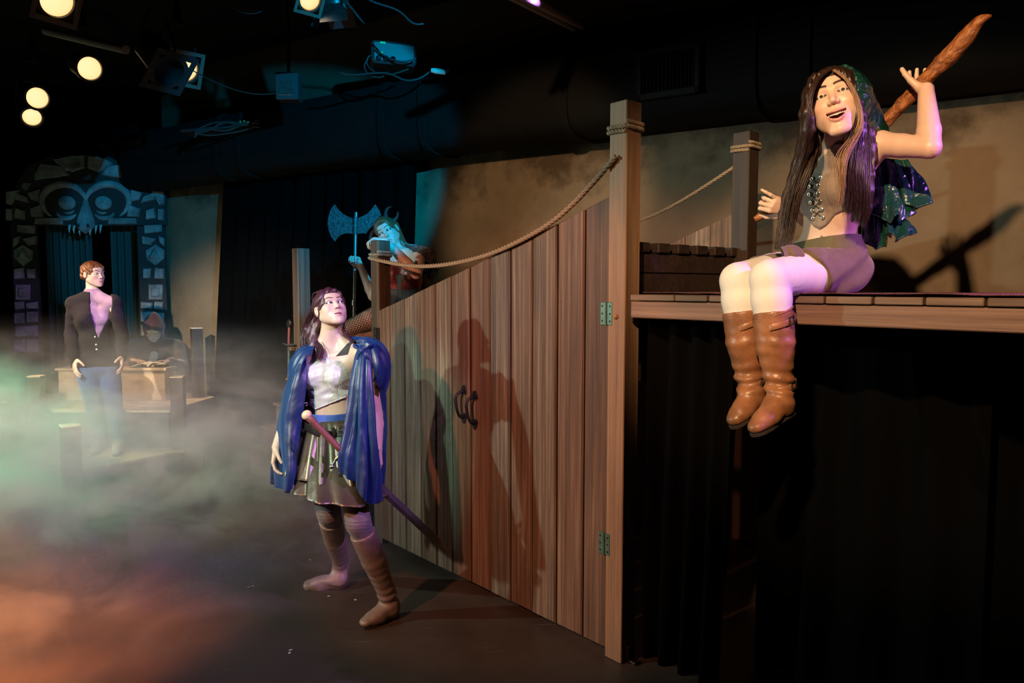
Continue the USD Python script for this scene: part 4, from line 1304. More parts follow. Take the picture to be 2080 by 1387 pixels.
def boots(t, ankle, toe, heel, kn, top_frac, mat_, r_top, r_ank, name='boot', seed=0, sole=.012, label=None, wr=.004, lift=None, sc=1.0):
    """tall boot: shaft from below the knee to the ankle, foot from heel to toe; sole at z = min"""
    up = unit(kn - ankle)
    fd = unit(toe - heel)
    top = kn + (ankle - kn) * top_frac
    mid = top + (ankle - top) * .42
    nrm = unit(np.cross(fd, np.cross(up, fd)))
    nrm = nrm if nrm @ up > 0 else -nrm
    sd = np.cross(fd, nrm)
    L = np.linalg.norm(toe - heel)
    h = .030 * sc
    p = [cone(top, mid, r_top, r_top * .96, .006), cone(mid, ankle + up * .03, r_top * .96, r_ank, .008), cone(ankle + up * .03, heel + fd * L * .20 + nrm * .045 * sc, r_ank, .038 * sc, .012),
         cone(heel + fd * L * .15 + nrm * h, heel + fd * L * .16 + nrm * .06 * sc, .037 * sc, .039 * sc, .02), cone(heel + fd * L * .2 + nrm * .058 * sc, heel + fd * L * .66 + nrm * .036 * sc, .044 * sc, .036 * sc, .03, (nrm, .95)),
         cone(heel + fd * L * .55 + nrm * .030 * sc, toe - fd * .034 * sc + nrm * .026 * sc, .045 * sc, .034 * sc, .02, (nrm, .72))]
    F = Field(p, .005, pad=.02)
    F.clip(lambda X, Y, Z_: -((X - heel[0]) * nrm[0] + (Y - heel[1]) * nrm[1] + (Z_ - heel[2]) * nrm[2]) + sole, .003)
    F.cut(top, up, .003)
    r = np.random.default_rng(seed)
    ph = r.uniform(0, 6, 4)

    def fold(q):
        s = (q - ankle) @ up
        ar = (q - ankle) @ sd * 22 + (q - ankle) @ fd * 9
        near = np.exp(-((s - .015) / .05) ** 2) + .22 * np.exp(-((s - .15) / .05) ** 2)
        return wr * near * np.sin(s * 150 + 1.6 * np.sin(ar + ph[0]) + ph[1]) + .0014 * (meshkit.fbm(q * 22, 2, seed) - .5) * 2
    F.ripple(fold)
    b = obj(name, F.mesh(), mat_, t, True, label)
    # sole and heel
    outl = []
    for f, w in ((0, .020), (.06, .031), (.25, .030), (.5, .031), (.7, .038), (.85, .033), (.95, .020), (.985, .006)):
        outl.append((f * L, w * sc * .9))
    pl = [(x, w) for x, w in outl] + [(x, -w) for x, w in outl[::-1]]
    so = extrude(Polygon(pl).buffer(.003), sole, heel, [fd, sd, nrm])
    obj('sole', so, M['sole'], b, 40)
    return b, top, up


M['sole'] = plain('boot_sole', (.03, .02, .015), .7)
def hair_cap(h, grow_=.010, face=((0, .112, -.022), (.068, .070, .108)), extra=(), low=-.05, step=.004, k=.013):
    p = grow([q for q in h.prims[:2]], grow_)
    F = Field(p + list(extra), step, pad=.02)
    fc, fr = face
    W, R_, s = h.W, h.R, h.s

    def facecut(X, Y, Z_):
        x, y, z = X - W(fc)[0], Y - W(fc)[1], Z_ - W(fc)[2]
        k0 = 0
        for row, r in zip(R_, fr):
            k0 = k0 + ((x * row[0] + y * row[1] + z * row[2]) / (r * s)) ** 2
        return -(np.sqrt(k0) - 1) * min(fr) * s
    F.clip(facecut, k)
    return F


def strand_field(h, starts, paths, n, jitter, seed, npt=9, scale0=.4):
    """n strands following guide paths (lists of points), jittered round them"""
    r = np.random.default_rng(seed)
    out = []
    paths = [catmull(p, npt) for p in paths]
    for i in range(n):
        a, b = r.integers(0, len(paths)), r.uniform(0, 1)
        p = paths[a]
        q = paths[min(a + 1, len(paths) - 1)]
        c = p * (1 - b) + q * b
        j = r.normal(0, 1, 3) * jitter
        j2 = r.normal(0, 1, 3) * jitter * .5
        t = np.linspace(scale0, 1, npt)[:, None]
        ph = r.uniform(0, 6)
        out.append(c + j * t + j2 * np.sin(np.linspace(0, 7, npt) + ph)[:, None] * t)
    return out


def drape_cloth(rows, nu, nv, folds, amp, seed, th=.004, fade=.15, out=None, sharp=1.0):
    """rows: list of (list of points across) from top to bottom; folds run down"""
    r = np.random.default_rng(seed)
    rows = [catmull(q, nu) for q in rows]
    g = np.stack([catmull([q[i] for q in rows], nv) for i in range(nu)], 0)
    n = np.cross(np.gradient(g, axis=0), np.gradient(g, axis=1))
    n /= np.linalg.norm(n, axis=2, keepdims=True) + 1e-9
    u = np.linspace(0, 1, nu)[:, None]
    v_ = np.linspace(0, 1, nv)[None, :]
    w = u * folds * 2 * np.pi
    ph = r.uniform(0, 6, 4)
    wave = np.sin(w + ph[0] + 1.0 * np.sin(v_ * 3 + ph[1]) + .8 * np.sin(u * 9 + ph[2]))
    wave = np.sign(wave) * np.abs(wave) ** sharp + .4 * np.sin(w * 2.3 + ph[3] + v_ * 2)
    a = amp * (fade + (1 - fade) * np.clip(v_ * 1.6, 0, 1))
    noise_ = meshkit.fbm(g * 16, 3, seed) - .5
    return g + n * (a * wave)[..., None] + n * (noise_ * amp * .45)[..., None]



# ------------------------------------------------------------------ woman in the blue cape (standing before the gate)
cape_woman = thing('person', 'woman in a shiny blue cape, silver corset and grey boots looking up beside the gate', 'person')
d = 3.70
R = turn(-12)                                              # chest
hd = Head(P(670, 628, 3.70), turn(36, 27, -3), .93, open_=.005, gaze=(-.30, .05), narrow=1.03, squint=.42)
neck = P(668, 694, 3.73)
chest = P(671, 765, 3.74)
pel = P(676, 890, 3.74)
shR, shL = P(622, 728, 3.72), P(741, 718, 3.70)
elR, wrR = P(592, 830, 3.84), P(561, 908, 3.78)
elL, wrL = P(764, 842, 3.74), P(767, 912, 3.62)
hipR, hipL = pel + R[0] * .078 - V(0, 0, .04), pel - R[0] * .078 - V(0, 0, .04)
toeR, heR = on_z(616, 1195, 0), on_z(706, 1186, 0)
toeL, heL = on_z(733, 1279, 0), on_z(806, 1250, 0)
anR, anL = heR + V(.02, 0, .115) + unit(toeR - heR) * .05, heL + V(0, 0, .115) + unit(toeL - heL) * .05
knR, knL = P(668, 1042, 3.72), P(728, 1062, 3.52)
A_ = torso(pel, chest, neck, hd.W((0, -.025, -.055)), R, .93, .050, .080, (shR, shL))
A_ += arm(shR, elR, wrR, (.040, .033, .0225)) + arm(shL, elL, wrL, (.041, .034, .023))
hR = hand(wrR, unit(P(549, 985, 3.74) - wrR), R[0] * -.8 + R[1] * -.3, +1, ((25, 30, 20), (28, 32, 22), (30, 34, 24), (32, 36, 25)), 5, s=.92)
hL = hand(wrL, unit(P(766, 985, 3.56) - wrL), R[0] * .8 + R[1] * -.45, -1, ((14, 18, 12), (22, 28, 18), (26, 32, 20), (30, 34, 22)), 5, s=.92)
legs_ = leg(hipR, knR, anR, (.078, .050, .034)) + leg(hipL, knL, anL, (.078, .051, .034))
bands = [hd.band(.0021), hand_band(wrR, unit(P(549, 985, 3.74) - wrR), .8), hand_band(wrL, unit(P(766, 985, 3.56) - wrL), .8), (chest - V(.2, .16, .02), chest + V(.2, .16, .16), .005)]
F = Field(hd.prims + A_ + hR + hL + legs_, .008, bands)
m = F.mesh()
v = np.array(m.vertices)
sk_a = V(.60, .43, .36)
col = np.tile(sk_a, (len(v), 1))
hd.paint(v, col, sk_a, lips=(.42, .12, .16), brow=(.07, .045, .04), liner=(.03, .02, .03), liner_w=.0055, shadow=(.32, .18, .22), blush=(.62, .30, .28), scalp=(.08, .03, .05))
# small flower tattoo on the upper arm
tc = P(757, 788, 3.66)
tcol = np.zeros(len(v))
for k in range(6):
    a = k * 1.05
    q = (v - tc) @ np.array([[1, 0, 0], [0, 0, 1]]).T
    e = q @ V(math.cos(a), math.sin(a))
    f = q @ V(-math.sin(a), math.cos(a))
    tcol = np.maximum(tcol, ((e > .003) & (e < .016) & (np.abs(f) < .0022)) * (np.linalg.norm(v - tc, axis=1) < .06))
col[tcol > 0] = (.12, .09, .09)
bodyA = obj('body', m, M['skin'], cape_woman, True, paint=col)
hd.extras(bodyA, (.10, .07, .05))

# hair: purple-brown, half tied back, long waves behind the picture-left shoulder
M['hairA'] = hairmat('plum_hair', (.055, .015, .030), .36)


W = hd.W
ext = [cone(W((.02, -.06, .02)), W((.03, -.105, -.03)), .045, .034, .02), cone(W((.03, -.10, -.03)), P(634, 672, 3.74), .036, .036, .02), cone(P(634, 672, 3.74), P(640, 708, 3.70), .034, .026, .02), cone(P(640, 708, 3.70), P(652, 722, 3.66), .020, .006, .02),
       cone(P(640, 690, 3.74), P(630, 716, 3.72), .026, .008, .02), cone(W((.052, .030, .055)), W((.062, -.03, .010)), .018, .022, .01), cone(W((-.05, .030, .055)), W((-.068, -.03, .0)), .018, .02, .01)]
F = hair_cap(hd, .0085, ((0, .112, -.020), (.068, .072, .106)), ext)
F.clip(lambda X, Y, Z_: -(np.sqrt((X - W((.0, .05, -.09))[0]) ** 2 + (Y - W((.0, .05, -.09))[1]) ** 2 + (Z_ - W((.0, .05, -.09))[2]) ** 2) - .075), .01)
F.clip(lambda X, Y, Z_: -(np.sqrt((X - W((.080, .002, -.012))[0]) ** 2 + (Y - W((.080, .002, -.012))[1]) ** 2 + (Z_ - W((.080, .002, -.012))[2]) ** 2) - .026), .006)
F.ripple(lambda p: .003 * np.sin(hd.L(p)[:, 0] * 160 + hd.L(p)[:, 2] * 90 + 3 * meshkit.noise(p * 20)))
hairA = obj('hair', F.mesh(), M['hairA'], cape_woman, True, 'plum brown hair half tied back and falling behind one shoulder')
g_ = [[W((.068, .02, .05)), W((.078, -.045, .01)), P(634, 655, 3.75), P(628, 690, 3.75), P(636, 718, 3.70), P(648, 730, 3.64)],
      [W((.03, -.06, .07)), W((.055, -.09, .0)), P(630, 665, 3.76), P(646, 695, 3.70), P(654, 715, 3.64), P(650, 728, 3.62)],
      [W((.05, .0, .075)), W((.074, -.05, .02)), P(622, 660, 3.76), P(618, 690, 3.76), P(626, 712, 3.73), P(634, 722, 3.70)]]
st_ = strand_field(hd, None, g_, 260, .009, 3, 10)
g_ = [[W((-.066, .035, .04)), W((-.078, .0, -.02)), P(700, 668, 3.74), P(706, 682, 3.70), P(710, 690, 3.66)], [W((-.06, .05, .05)), W((-.074, .02, -.02)), P(699, 672, 3.70), P(709, 688, 3.66), P(716, 694, 3.64)]]
st_ += strand_field(hd, None, g_, 60, .004, 4, 10)
for sgn in (1, -1):                                           # swept-back strands over the crown
    g_ = [[W((sgn * x, .062 - abs(x) * .45, .074 + .016 * (1 - abs(x) / .07))), W((sgn * (x + .01), .02, .112 - abs(x) * .35)), W((sgn * (x * .9 + .008), -.06, .085)), W((.03, -.105, .0))] for x in (.004, .02, .036, .052)]
    st_ += strand_field(hd, None, g_, 120, .0022, 8 + sgn, 9)
strands('hair_strand', st_, .0012, M['hairA'], hairA)
# ear stud
obj('earring', trimesh.creation.icosphere(2, .005).apply_translation(W((.082, .004, -.038))), M['steel'], bodyA, True)

# corset top: stiff silver satin, sweetheart panels with piping
M['satin'] = mat('silver_satin', {'g': ('geometry', {}), 'n': ('noise_texture', {'scale': 14, 'detail': 3}), 'b': ('bump', {'strength': .25, 'distance': .01}), 'p': ('principled_bsdf', {'base_color': (.70, .70, .70), 'roughness': .30, 'metallic': .25, 'sheen_weight': .3})},
                 [('g.position', 'n.vector'), ('n.fac', 'b.height'), ('b.normal', 'p.normal')])
M['piping'] = plain('corset_piping', (.62, .58, .66), .4)
tor = [q for q in A_ if True]
F = Field(grow(torso(pel, chest, neck, hd.W((0, -.025, -.055)), R, .93, .053, .080), .011), .005)
rr, ff, uu = R
s_of = lambda X, Y, Z_: (X - chest[0]) * rr[0] + (Y - chest[1]) * rr[1] + (Z_ - chest[2]) * rr[2]
f_of = lambda X, Y, Z_: (X - chest[0]) * ff[0] + (Y - chest[1]) * ff[1] + (Z_ - chest[2]) * ff[2]
ztop = lambda s: P(670, 729, d)[2] + .012 * np.cos(s * 34) + .9 * s * s * 1.2
zbot = lambda s: P(655, 832, d)[2] + np.abs(s - .045) * .42
F.clip(lambda X, Y, Z_: Z_ - ztop(s_of(X, Y, Z_)), .004)
F.clip(lambda X, Y, Z_: zbot(s_of(X, Y, Z_)) - Z_, .004)
seam = (.095, .048, -.035, -.082)


def corset_fold(p):
    s, z = (p - chest) @ rr, p[:, 2] - chest[2]
    o = .004 * (meshkit.fbm(np.stack([s * 16, z * 52 + s * 14, z * 0], 1), 3, 5) - .5) * 2
    o += .0035 * np.sin(z * 120 + np.sin(s * 40) * 2.2) * np.exp(-((z + .075) / .05) ** 2)
    for c in seam:
        o += .003 * np.exp(-((s - c - .06 * np.clip(-z - .03, 0, 1)) / .004) ** 2)
    return o


F.ripple(corset_fold)
corset = obj('corset', F.mesh(), M['satin'], cape_woman, True, 'silver white satin corset top with curved seams')


def on_field(Fd, pts, out=.0):
    """moves points along the chest's forward axis on to the field's surface"""
    from scipy.interpolate import RegularGridInterpolator
    it = RegularGridInterpolator(Fd.ax, Fd.f, bounds_error=False, fill_value=.3)
    res = []
    for p in pts:
        t = np.linspace(.22, -.02, 160)
        q = p + t[:, None] * ff - ((p - chest) @ ff) * ff
        val = it(q)
        hit = np.argmax(val < 0) if (val < 0).any() else 100
        res.append(q[hit] + ff * out)
    return np.array(res)


for c in seam:
    zz = np.linspace(ztop(c) - .004, zbot(c - .02) + .006, 22)
    pts = [chest + rr * (c + .06 * np.clip(-(z - chest[2]) - .03, 0, 1)) + Z * (z - chest[2]) for z in zz]
    obj('seam_piping', tube(on_field(F, pts, .0005), .0022, 6), M['piping'], corset, True)
for fn, off_ in ((ztop, -.005), (zbot, .005)):
    pts = [chest + rr * s + Z * (fn(s) + off_ - chest[2]) for s in np.linspace(-.105, .115, 34)]
    obj('edge_piping', tube(on_field(F, pts, .001), .0032, 6), M['piping'], corset, True)
# black shoulder strap under the cape knot
M['black_cloth'] = cloth('black_cloth', (.015, .014, .017), .6)
Fb = F
bodyF = Field(A_, .006, [(chest - V(.2, .16, .0), chest + V(.2, .16, .2), .004)])
def body_surf(pts, out):
    from scipy.interpolate import RegularGridInterpolator
    it = RegularGridInterpolator(bodyF.ax, bodyF.f, bounds_error=False, fill_value=.3)
    res = []
    for p in pts:
        t = np.linspace(.25, -.1, 200)
        q = p + t[:, None] * ff
        val = it(q)
        hit = np.argmax(val < 0) if (val < 0).any() else 120
        res.append(q[hit] + ff * out)
    return np.array(res)
a0, a1 = [P(x, y, 3.72) for x, y in ((690, 722), (703, 708), (714, 695), (720, 687))], [P(x, y, 3.72) for x, y in ((716, 718), (719, 706), (721, 695), (723, 687))]
g_ = np.stack([body_surf(catmull(a0, 12), .001)] + [body_surf(catmull(np.array(a0) * (1 - w) + np.array(a1) * w, 12), .0025) for w in (.33, .66)] + [body_surf(catmull(a1, 12), .001)], 1)
obj('bra_strap', sheet(g_, .0016), M['black_cloth'], cape_woman, True, 'wide black strap showing at the neckline')

# waistband, two-tier metallic skirt, leggings
M['blue_band'] = cloth('blue_waistband', (.03, .09, .42), .45)
M['lame'] = mat('gold_green_lame', {'g': ('geometry', {}), 'n': ('noise_texture', {'scale': 18, 'detail': 3}), 'b': ('bump', {'strength': .2, 'distance': .01}), 'p': ('principled_bsdf', {'base_color': (.11, .094, .07), 'roughness': .36, 'metallic': .6})},
                [('g.position', 'n.vector'), ('n.fac', 'b.height'), ('b.normal', 'p.normal')])
Rp = turn(-22)


def skirt(z_of, name, r0, r1, top, bot, folds, amp, mat_, label, seed, par, nv=22, nu=150, th=.004, sx=(1, .86), drift=V(0, 0, 0)):
    r = np.random.default_rng(seed)
    ph = r.uniform(0, 6, 5)
    g = np.zeros((nu, nv, 3))
    a = np.linspace(0, 2 * np.pi, nu)
    for j, t in enumerate(np.linspace(0, 1, nv)):
        fold = np.sin(folds * a + ph[0] + .6 * np.sin(2 * a + ph[1])) + .45 * np.sin((folds * 2 - 1) * a + ph[2]) + .5 * np.sin(3 * a + ph[3])
        rad = 1 + amp * fold * t ** .8 / (r0 + (r1 - r0) * t)
        rr_ = r0 + (r1 - r0) * t ** .85
        c = top + (bot - top) * t + drift * t
        g[:, j] = c + (np.cos(a) * rr_ * rad * sx[0])[:, None] * Rp[0] + (np.sin(a) * rr_ * rad * sx[1])[:, None] * Rp[1]
        g[:, j, 2] += z_of(a) * t
    return obj(name, sheet(g, th), mat_, par, True, label)


top = P(667, 848, 3.74)
skA = skirt(lambda a: -.018 * np.cos(a + 2.4), 'skirt_tier', .115, .205, top + Z * .0, P(672, 966, 3.68), 10, .030, M['lame'], 'upper tier of a gold and green metallic skirt', 11, cape_woman)
skirt(lambda a: -.020 * np.cos(a + 2.6), 'skirt_tier', .135, .226, P(674, 922, 3.70), P(692, 1003, 3.61), 8, .016, M['lame'], 'lower tier of a gold and green metallic skirt', 12, cape_woman)
skirt(lambda a: 0 * a, 'waistband', .114, .117, P(667, 836, 3.74), P(667, 853, 3.74), 5, .001, M['blue_band'], 'blue waistband', 13, cape_woman, nv=6, th=.005)
M['legA'] = cloth('grey_leggings', (.13, .12, .13), .75)


def leg_fold(kn, seed, amp=.0022):
    def fn(p):
        s = p[:, 2] - kn[2]
        return amp * np.exp(-((s - .015) / .045) ** 2) * np.sin(s * 330 + 2 * meshkit.noise(p * 14, seed) * 3) + .0015 * (meshkit.fbm(p * 30, 2, seed) - .5)
    return fn


for nm, hp, kn, an, sd_ in (('legging', hipR, knR, anR, 1), ('legging', hipL, knL, anL, 2)):
    ca = kn + (an - kn) * .24
    F = Field(grow(leg(hp, kn, an, (.078, .051, .034))[:2] + [cone(kn, ca, .050, .046, .02)], .006), .006)
    F.ripple(leg_fold(kn, sd_))
    obj(nm, F.mesh(), M['legA'], cape_woman, True)
M['bootA'] = plain('grey_brown_leather', (.20, .155, .135), .42, var=.2, vscale=25, bump=.10, bscale=160)
boots(cape_woman, anR, toeR, heR, knR, .12, M['bootA'], .060, .043, seed=5)
boots(cape_woman, anL, toeL, heL, knL, .13, M['bootA'], .062, .044, seed=6)

# belt with buckle, slung round the hips over the skirt
M['belt'] = plain('black_belt_leather', (.018, .017, .016), .35, bump=.2, bscale=200)
bp = []
for a in np.linspace(0, 2 * np.pi, 60):
    c = P(668, 862, 3.74) + math.cos(a) * .142 * Rp[0] + math.sin(a) * .142 * Rp[1]
    c = c + Z * (.042 * math.cos(a))
    bp.append(c)
bp = np.array(bp)
g_ = np.stack([bp - Z * .019, bp + Z * .019], 1)
belt = obj('belt', sheet(g_, .007), M['belt'], cape_woman, True, 'black leather belt slung round the hips')
bc = P(692, 873, 3.585)
fr = (bc, [unit(Rp[0] * .8 - Z * .25), unit(Z * .95 + Rp[0] * .25), unit(-Rp[1])])
obj('buckle', [box((-.024, -.026, 0), (.024, -.022, .005), fr, .001), box((-.024, .022, 0), (.024, .026, .005), fr, .001), box((-.024, -.026, 0), (-.020, .026, .005), fr, .001), box((.020, -.026, 0), (.024, .026, .005), fr, .001), box((-.024, -.002, .003), (.015, .002, .006), fr, .001)], M['steel'], belt, False)
obj('belt_loop', box((.034, -.022, -.004), (.052, .022, .006), fr, .002), M['belt'], belt, False)

# cape: blue satin gathered in a knot on each shoulder, falling at both sides and behind
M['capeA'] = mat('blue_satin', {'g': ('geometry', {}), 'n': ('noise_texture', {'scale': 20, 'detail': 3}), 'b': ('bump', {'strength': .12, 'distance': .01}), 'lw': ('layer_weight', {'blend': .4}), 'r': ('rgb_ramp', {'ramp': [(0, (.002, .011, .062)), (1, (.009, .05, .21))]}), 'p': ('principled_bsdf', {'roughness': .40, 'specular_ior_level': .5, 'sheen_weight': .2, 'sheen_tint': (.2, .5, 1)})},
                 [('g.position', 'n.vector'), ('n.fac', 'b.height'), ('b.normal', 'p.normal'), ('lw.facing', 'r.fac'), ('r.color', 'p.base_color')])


cape = obj('cape', sheet(drape_cloth([
    [P(606, 742, 3.86), P(604, 736, 3.72), P(610, 728, 3.66), P(622, 726, 3.63)],
    [P(578, 800, 3.94), P(582, 788, 3.72), P(600, 780, 3.60), P(622, 786, 3.61)],
    [P(560, 890, 4.00), P(570, 880, 3.74), P(594, 868, 3.58), P(612, 868, 3.60)],
    [P(556, 950, 4.00), P(570, 955, 3.72), P(596, 945, 3.55), P(608, 930, 3.60)],
    [P(552, 988, 4.00), P(570, 996, 3.72), P(592, 990, 3.55), P(604, 965, 3.60)]], 70, 60, 2.4, .020, 21), .004), M['capeA'], cape_woman, True, 'shiny royal blue satin cape')
obj('cape_panel', sheet(drape_cloth([
    [P(729, 704, 3.57), P(736, 706, 3.54), P(742, 704, 3.54), P(750, 702, 3.58)],
    [P(714, 790, 3.52), P(728, 790, 3.47), P(742, 790, 3.47), P(752, 786, 3.53)],
    [P(704, 880, 3.50), P(720, 882, 3.44), P(740, 884, 3.44), P(758, 880, 3.52)],
    [P(694, 945, 3.50), P(714, 955, 3.42), P(740, 968, 3.42), P(764, 960, 3.52)],
    [P(692, 958, 3.52), P(716, 982, 3.42), P(744, 1018, 3.42), P(768, 1012, 3.52)]], 70, 60, 2.6, .017, 22), .004), M['capeA'], cape_woman, True)
obj('cape_panel', sheet(drape_cloth([
    [P(738, 700, 3.60), P(752, 696, 3.66), P(748, 690, 3.80), P(700, 690, 3.90), P(640, 700, 3.90), P(612, 732, 3.80)],
    [P(752, 760, 3.86), P(775, 770, 3.88), P(770, 780, 3.95), P(700, 780, 4.0), P(640, 790, 4.0), P(584, 800, 3.92)],
    [P(752, 880, 3.90), P(776, 880, 3.90), P(772, 880, 3.98), P(700, 880, 4.06), P(640, 890, 4.06), P(566, 890, 3.98)],
    [P(750, 1000, 3.84), P(770, 1012, 3.86), P(768, 1010, 3.96), P(700, 1000, 4.08), P(640, 990, 4.06), P(556, 985, 4.0)]], 120, 50, 8, .014, 23), .004), M['capeA'], cape_woman, True)
# puffed shoulder drapes with the knot
obj('shoulder_drape', sheet(drape_cloth([
    [P(712, 688, 3.76), P(722, 692, 3.66), P(730, 702, 3.58), P(733, 710, 3.55)],
    [P(735, 684, 3.78), P(746, 692, 3.62), P(744, 706, 3.54), P(738, 712, 3.54)],
    [P(764, 704, 3.80), P(768, 715, 3.62), P(756, 726, 3.52), P(742, 716, 3.53)],
    [P(778, 735, 3.82), P(779, 748, 3.62), P(764, 752, 3.53), P(746, 722, 3.53)],
    [P(774, 790, 3.84), P(776, 792, 3.70), P(765, 775, 3.58), P(750, 735, 3.54)]], 60, 60, 4.2, .013, 24, fade=.8), .004), M['capeA'], cape_woman, True)
obj('shoulder_drape', sheet(drape_cloth([
    [P(646, 698, 3.84), P(640, 704, 3.70), P(634, 716, 3.62)],
    [P(626, 702, 3.86), P(620, 708, 3.70), P(622, 722, 3.60)],
    [P(606, 716, 3.88), P(602, 728, 3.70), P(612, 740, 3.59)],
    [P(594, 755, 3.92), P(590, 772, 3.72), P(604, 770, 3.59)]], 40, 40, 3.2, .010, 25, fade=.8), .004), M['capeA'], cape_woman, True)
kc = P(735, 712, 3.525)
Fk = Field([ell(kc, (.018, .014, .016)), cone(kc, kc + V(-.03, .01, .02), .010, .014), cone(kc, kc + V(.03, .01, .03), .010, .016), cone(kc, kc + V(.006, 0, -.05), .010, .016), cone(kc, kc + V(-.015, .004, -.04), .008, .013)], .003, pad=.01)
Fk.ripple(lambda p: .0025 * np.sin(np.arctan2(p[:, 2] - kc[2], p[:, 0] - kc[0]) * 9))
obj('cape_knot', Fk.mesh(), M['capeA'], cape_woman, True)

# her long sword, slung at the hip
sword = thing('sword', 'long sword with a red-brown grip and pale round pommel slung at the caped woman\'s hip', 'sword')
s_a, s_b, s_c, s_d = P(626, 846, 3.40), P(700, 922, 3.46), P(770, 988, 3.56), P(912, 1122, 3.98)
w = unit(s_b - s_a)
M['grip'] = plain('red_brown_grip', (.16, .045, .04), .5, bump=.3, bscale=150)
M['pommel'] = plain('pale_wood_pommel', (.62, .45, .26), .4, var=.2, vscale=60)
M['blade'] = plain('scabbard_grey', (.24, .22, .24), .35, .6, var=.2, vscale=12)
obj('grip', lathe([(0, .0), (.019, .004), (.017, .03), (.0145, .06), (.016, .15), (.0145, .19), (.016, .215), (0, .22)], s_a, w, 18), M['grip'], sword, True)
obj('pommel', lathe([(.024 * math.sin(a) + 1e-4, -.010 - .022 * math.cos(a)) for a in np.linspace(0, math.pi, 18)], s_a, w, 28), M['pommel'], sword, True, 'pale rounded pommel')
gc = s_a + w * .225
gd = unit(P(683, 952, 3.42) - P(716, 900, 3.44))
obj('crossguard', tube([gc - gd * .09, gc - gd * .03, gc, gc + gd * .03, gc + gd * .075], [.005, .006, .009, .006, .005], 10), M['steel'], sword, True)
obj('collar', tube([gc + gd * .028, gc + gd * .052], .0085, 12), M['brass'], sword, True, 'brass collar on the guard')
for sg in (1,):
    obj('guard_ball', trimesh.creation.icosphere(2, .012).apply_translation(gc + gd * sg * .085), M['steel'], sword, True)
wd = unit(s_d - s_c)
n1 = unit(np.cross(wd, V(0, 1, 0)))
n2 = np.cross(wd, n1)
p0_ = gc + w * .01
secs = []
for t, hw, ht in ((0, .024, .006), (.9, .022, .0055), (.985, .012, .004), (1, .002, .001)):
    c = p0_ + (s_d - p0_) * t
    secs.append([c + n1 * hw, c + n2 * ht, c - n1 * hw, c - n2 * ht])
pv, pf_ = np.array(secs).reshape(-1, 3), []
for i in range(3):
    for j in range(4):
        pf_.append([i * 4 + j, i * 4 + (j + 1) % 4, i * 4 + 4 + (j + 1) % 4, i * 4 + 4 + j])
obj('blade', (pv, np.array(pf_)), M['blade'], sword, False)

# ------------------------------------------------------------------ laughing woman sitting on the platform edge with a staff across her shoulders
staff_woman = thing('person', 'laughing long-haired woman in white tights and tall brown boots sitting on the platform edge', 'person')
R = turn(-63)
Rp = turn(-57)
hd = Head(P(1697, 211, 2.52), turn(-31, 10, -14), 1.07, open_=.020, smile=1.0, squint=.60, gaze=(-.05, 0), narrow=1.0)
pelc = P(1668, 545, 2.78)
pelc[2] = 1.735
chest, neck = P(1697, 395, 2.70), P(1703, 296, 2.62)
rr, ff, uu = R
shL, shR = P(1787, 293, 2.56), P(1655, 322, 2.76)
elL, wrL = P(1889, 300, 2.42), P(1881, 182, 2.50)
elR, wrR = P(1655, 450, 2.92), P(1607, 424, 2.80)
hipL, hipR = pelc - Rp[0] * .082 - V(0, 0, .02), pelc + Rp[0] * .082 - V(0, 0, .02)
knL, knR = P(1563, 566, 2.50), P(1500, 570, 2.63)
anL, anR = P(1583, 790, 2.50), P(1523, 782, 2.62)
heL, toeL = P(1606, 838, 2.50), P(1530, 888, 2.40)
heR, toeR = P(1549, 822, 2.62), P(1488, 872, 2.53)
B_ = torso(pelc, chest, neck, hd.W((0, -.025, -.055)), R, .94, .050, .078, (shR, shL))
B_ += arm(shL, elL, wrL, (.043, .0345, .0245)) + arm(shR, elR, wrR, (.042, .036, .024))
hL = hand(wrL, V(.30, .88, .36), V(-.1, -.38, .92), -1, ((14, 30, 22), (16, 32, 24), (18, 34, 24), (20, 34, 24)), 6, (.30, .70, .60), 12, s=.95)
hR = hand(wrR, P(1562, 413, 2.77) - wrR, V(.05, .95, .3), +1, ((52, 74, 40), (50, 74, 40), (44, 68, 36), (8, 20, 14)), 7, s=.97)
legB = leg(hipL, knL, anL, (.086, .058, .036), .012) + leg(hipR, knR, anR, (.086, .058, .036), .012)
F = Field(hd.prims + B_ + hL + hR + legB, .009, [hd.band(.0020), hand_band(wrL, V(.30, .88, .36), .85), hand_band(wrR, P(1562, 413, 2.77) - wrR, .85)])
m = F.mesh()
v = np.array(m.vertices)
sk_b = V(.66, .46, .36)
col = np.tile(sk_b, (len(v), 1))
hd.paint(v, col, sk_b, lips=(.50, .17, .15), brow=(.045, .025, .018), liner=(.04, .025, .02), liner_w=.003, blush=(.68, .34, .26), scalp=(.05, .03, .02), brow_lift=.002, brow_w=1.25)
# line tattoo along the inner forearm
ax_ = unit(wrL - elL)
t_ = (v - elL) @ ax_
lat = (v - elL - t_[:, None] * ax_) @ unit(np.cross(ax_, V(0, 1, 0)))
nearer = ((v - elL) @ V(0, -1, 0) > .002)
Lf = np.linalg.norm(wrL - elL)
for c0, am, fr_, a, b in ((.012, .004, 150, .62, .92), (.016, .003, 260, .42, .55)):
    hit = nearer & (np.abs(-lat - c0 - am * np.sin(t_ * fr_)) < .0016) & (t_ > a * Lf) & (t_ < b * Lf)
    col[hit] = (.2, .13, .12)
bodyB = obj('body', m, M['skin'], staff_woman, True, paint=col)
hd.extras(bodyB, (.09, .06, .035))
# navel piercing
nv = P(1630, 470, 2.55)

# white tights
M['tights'] = plain('white_tights', (.70, .67, .63), .7, 0, .12, 900)


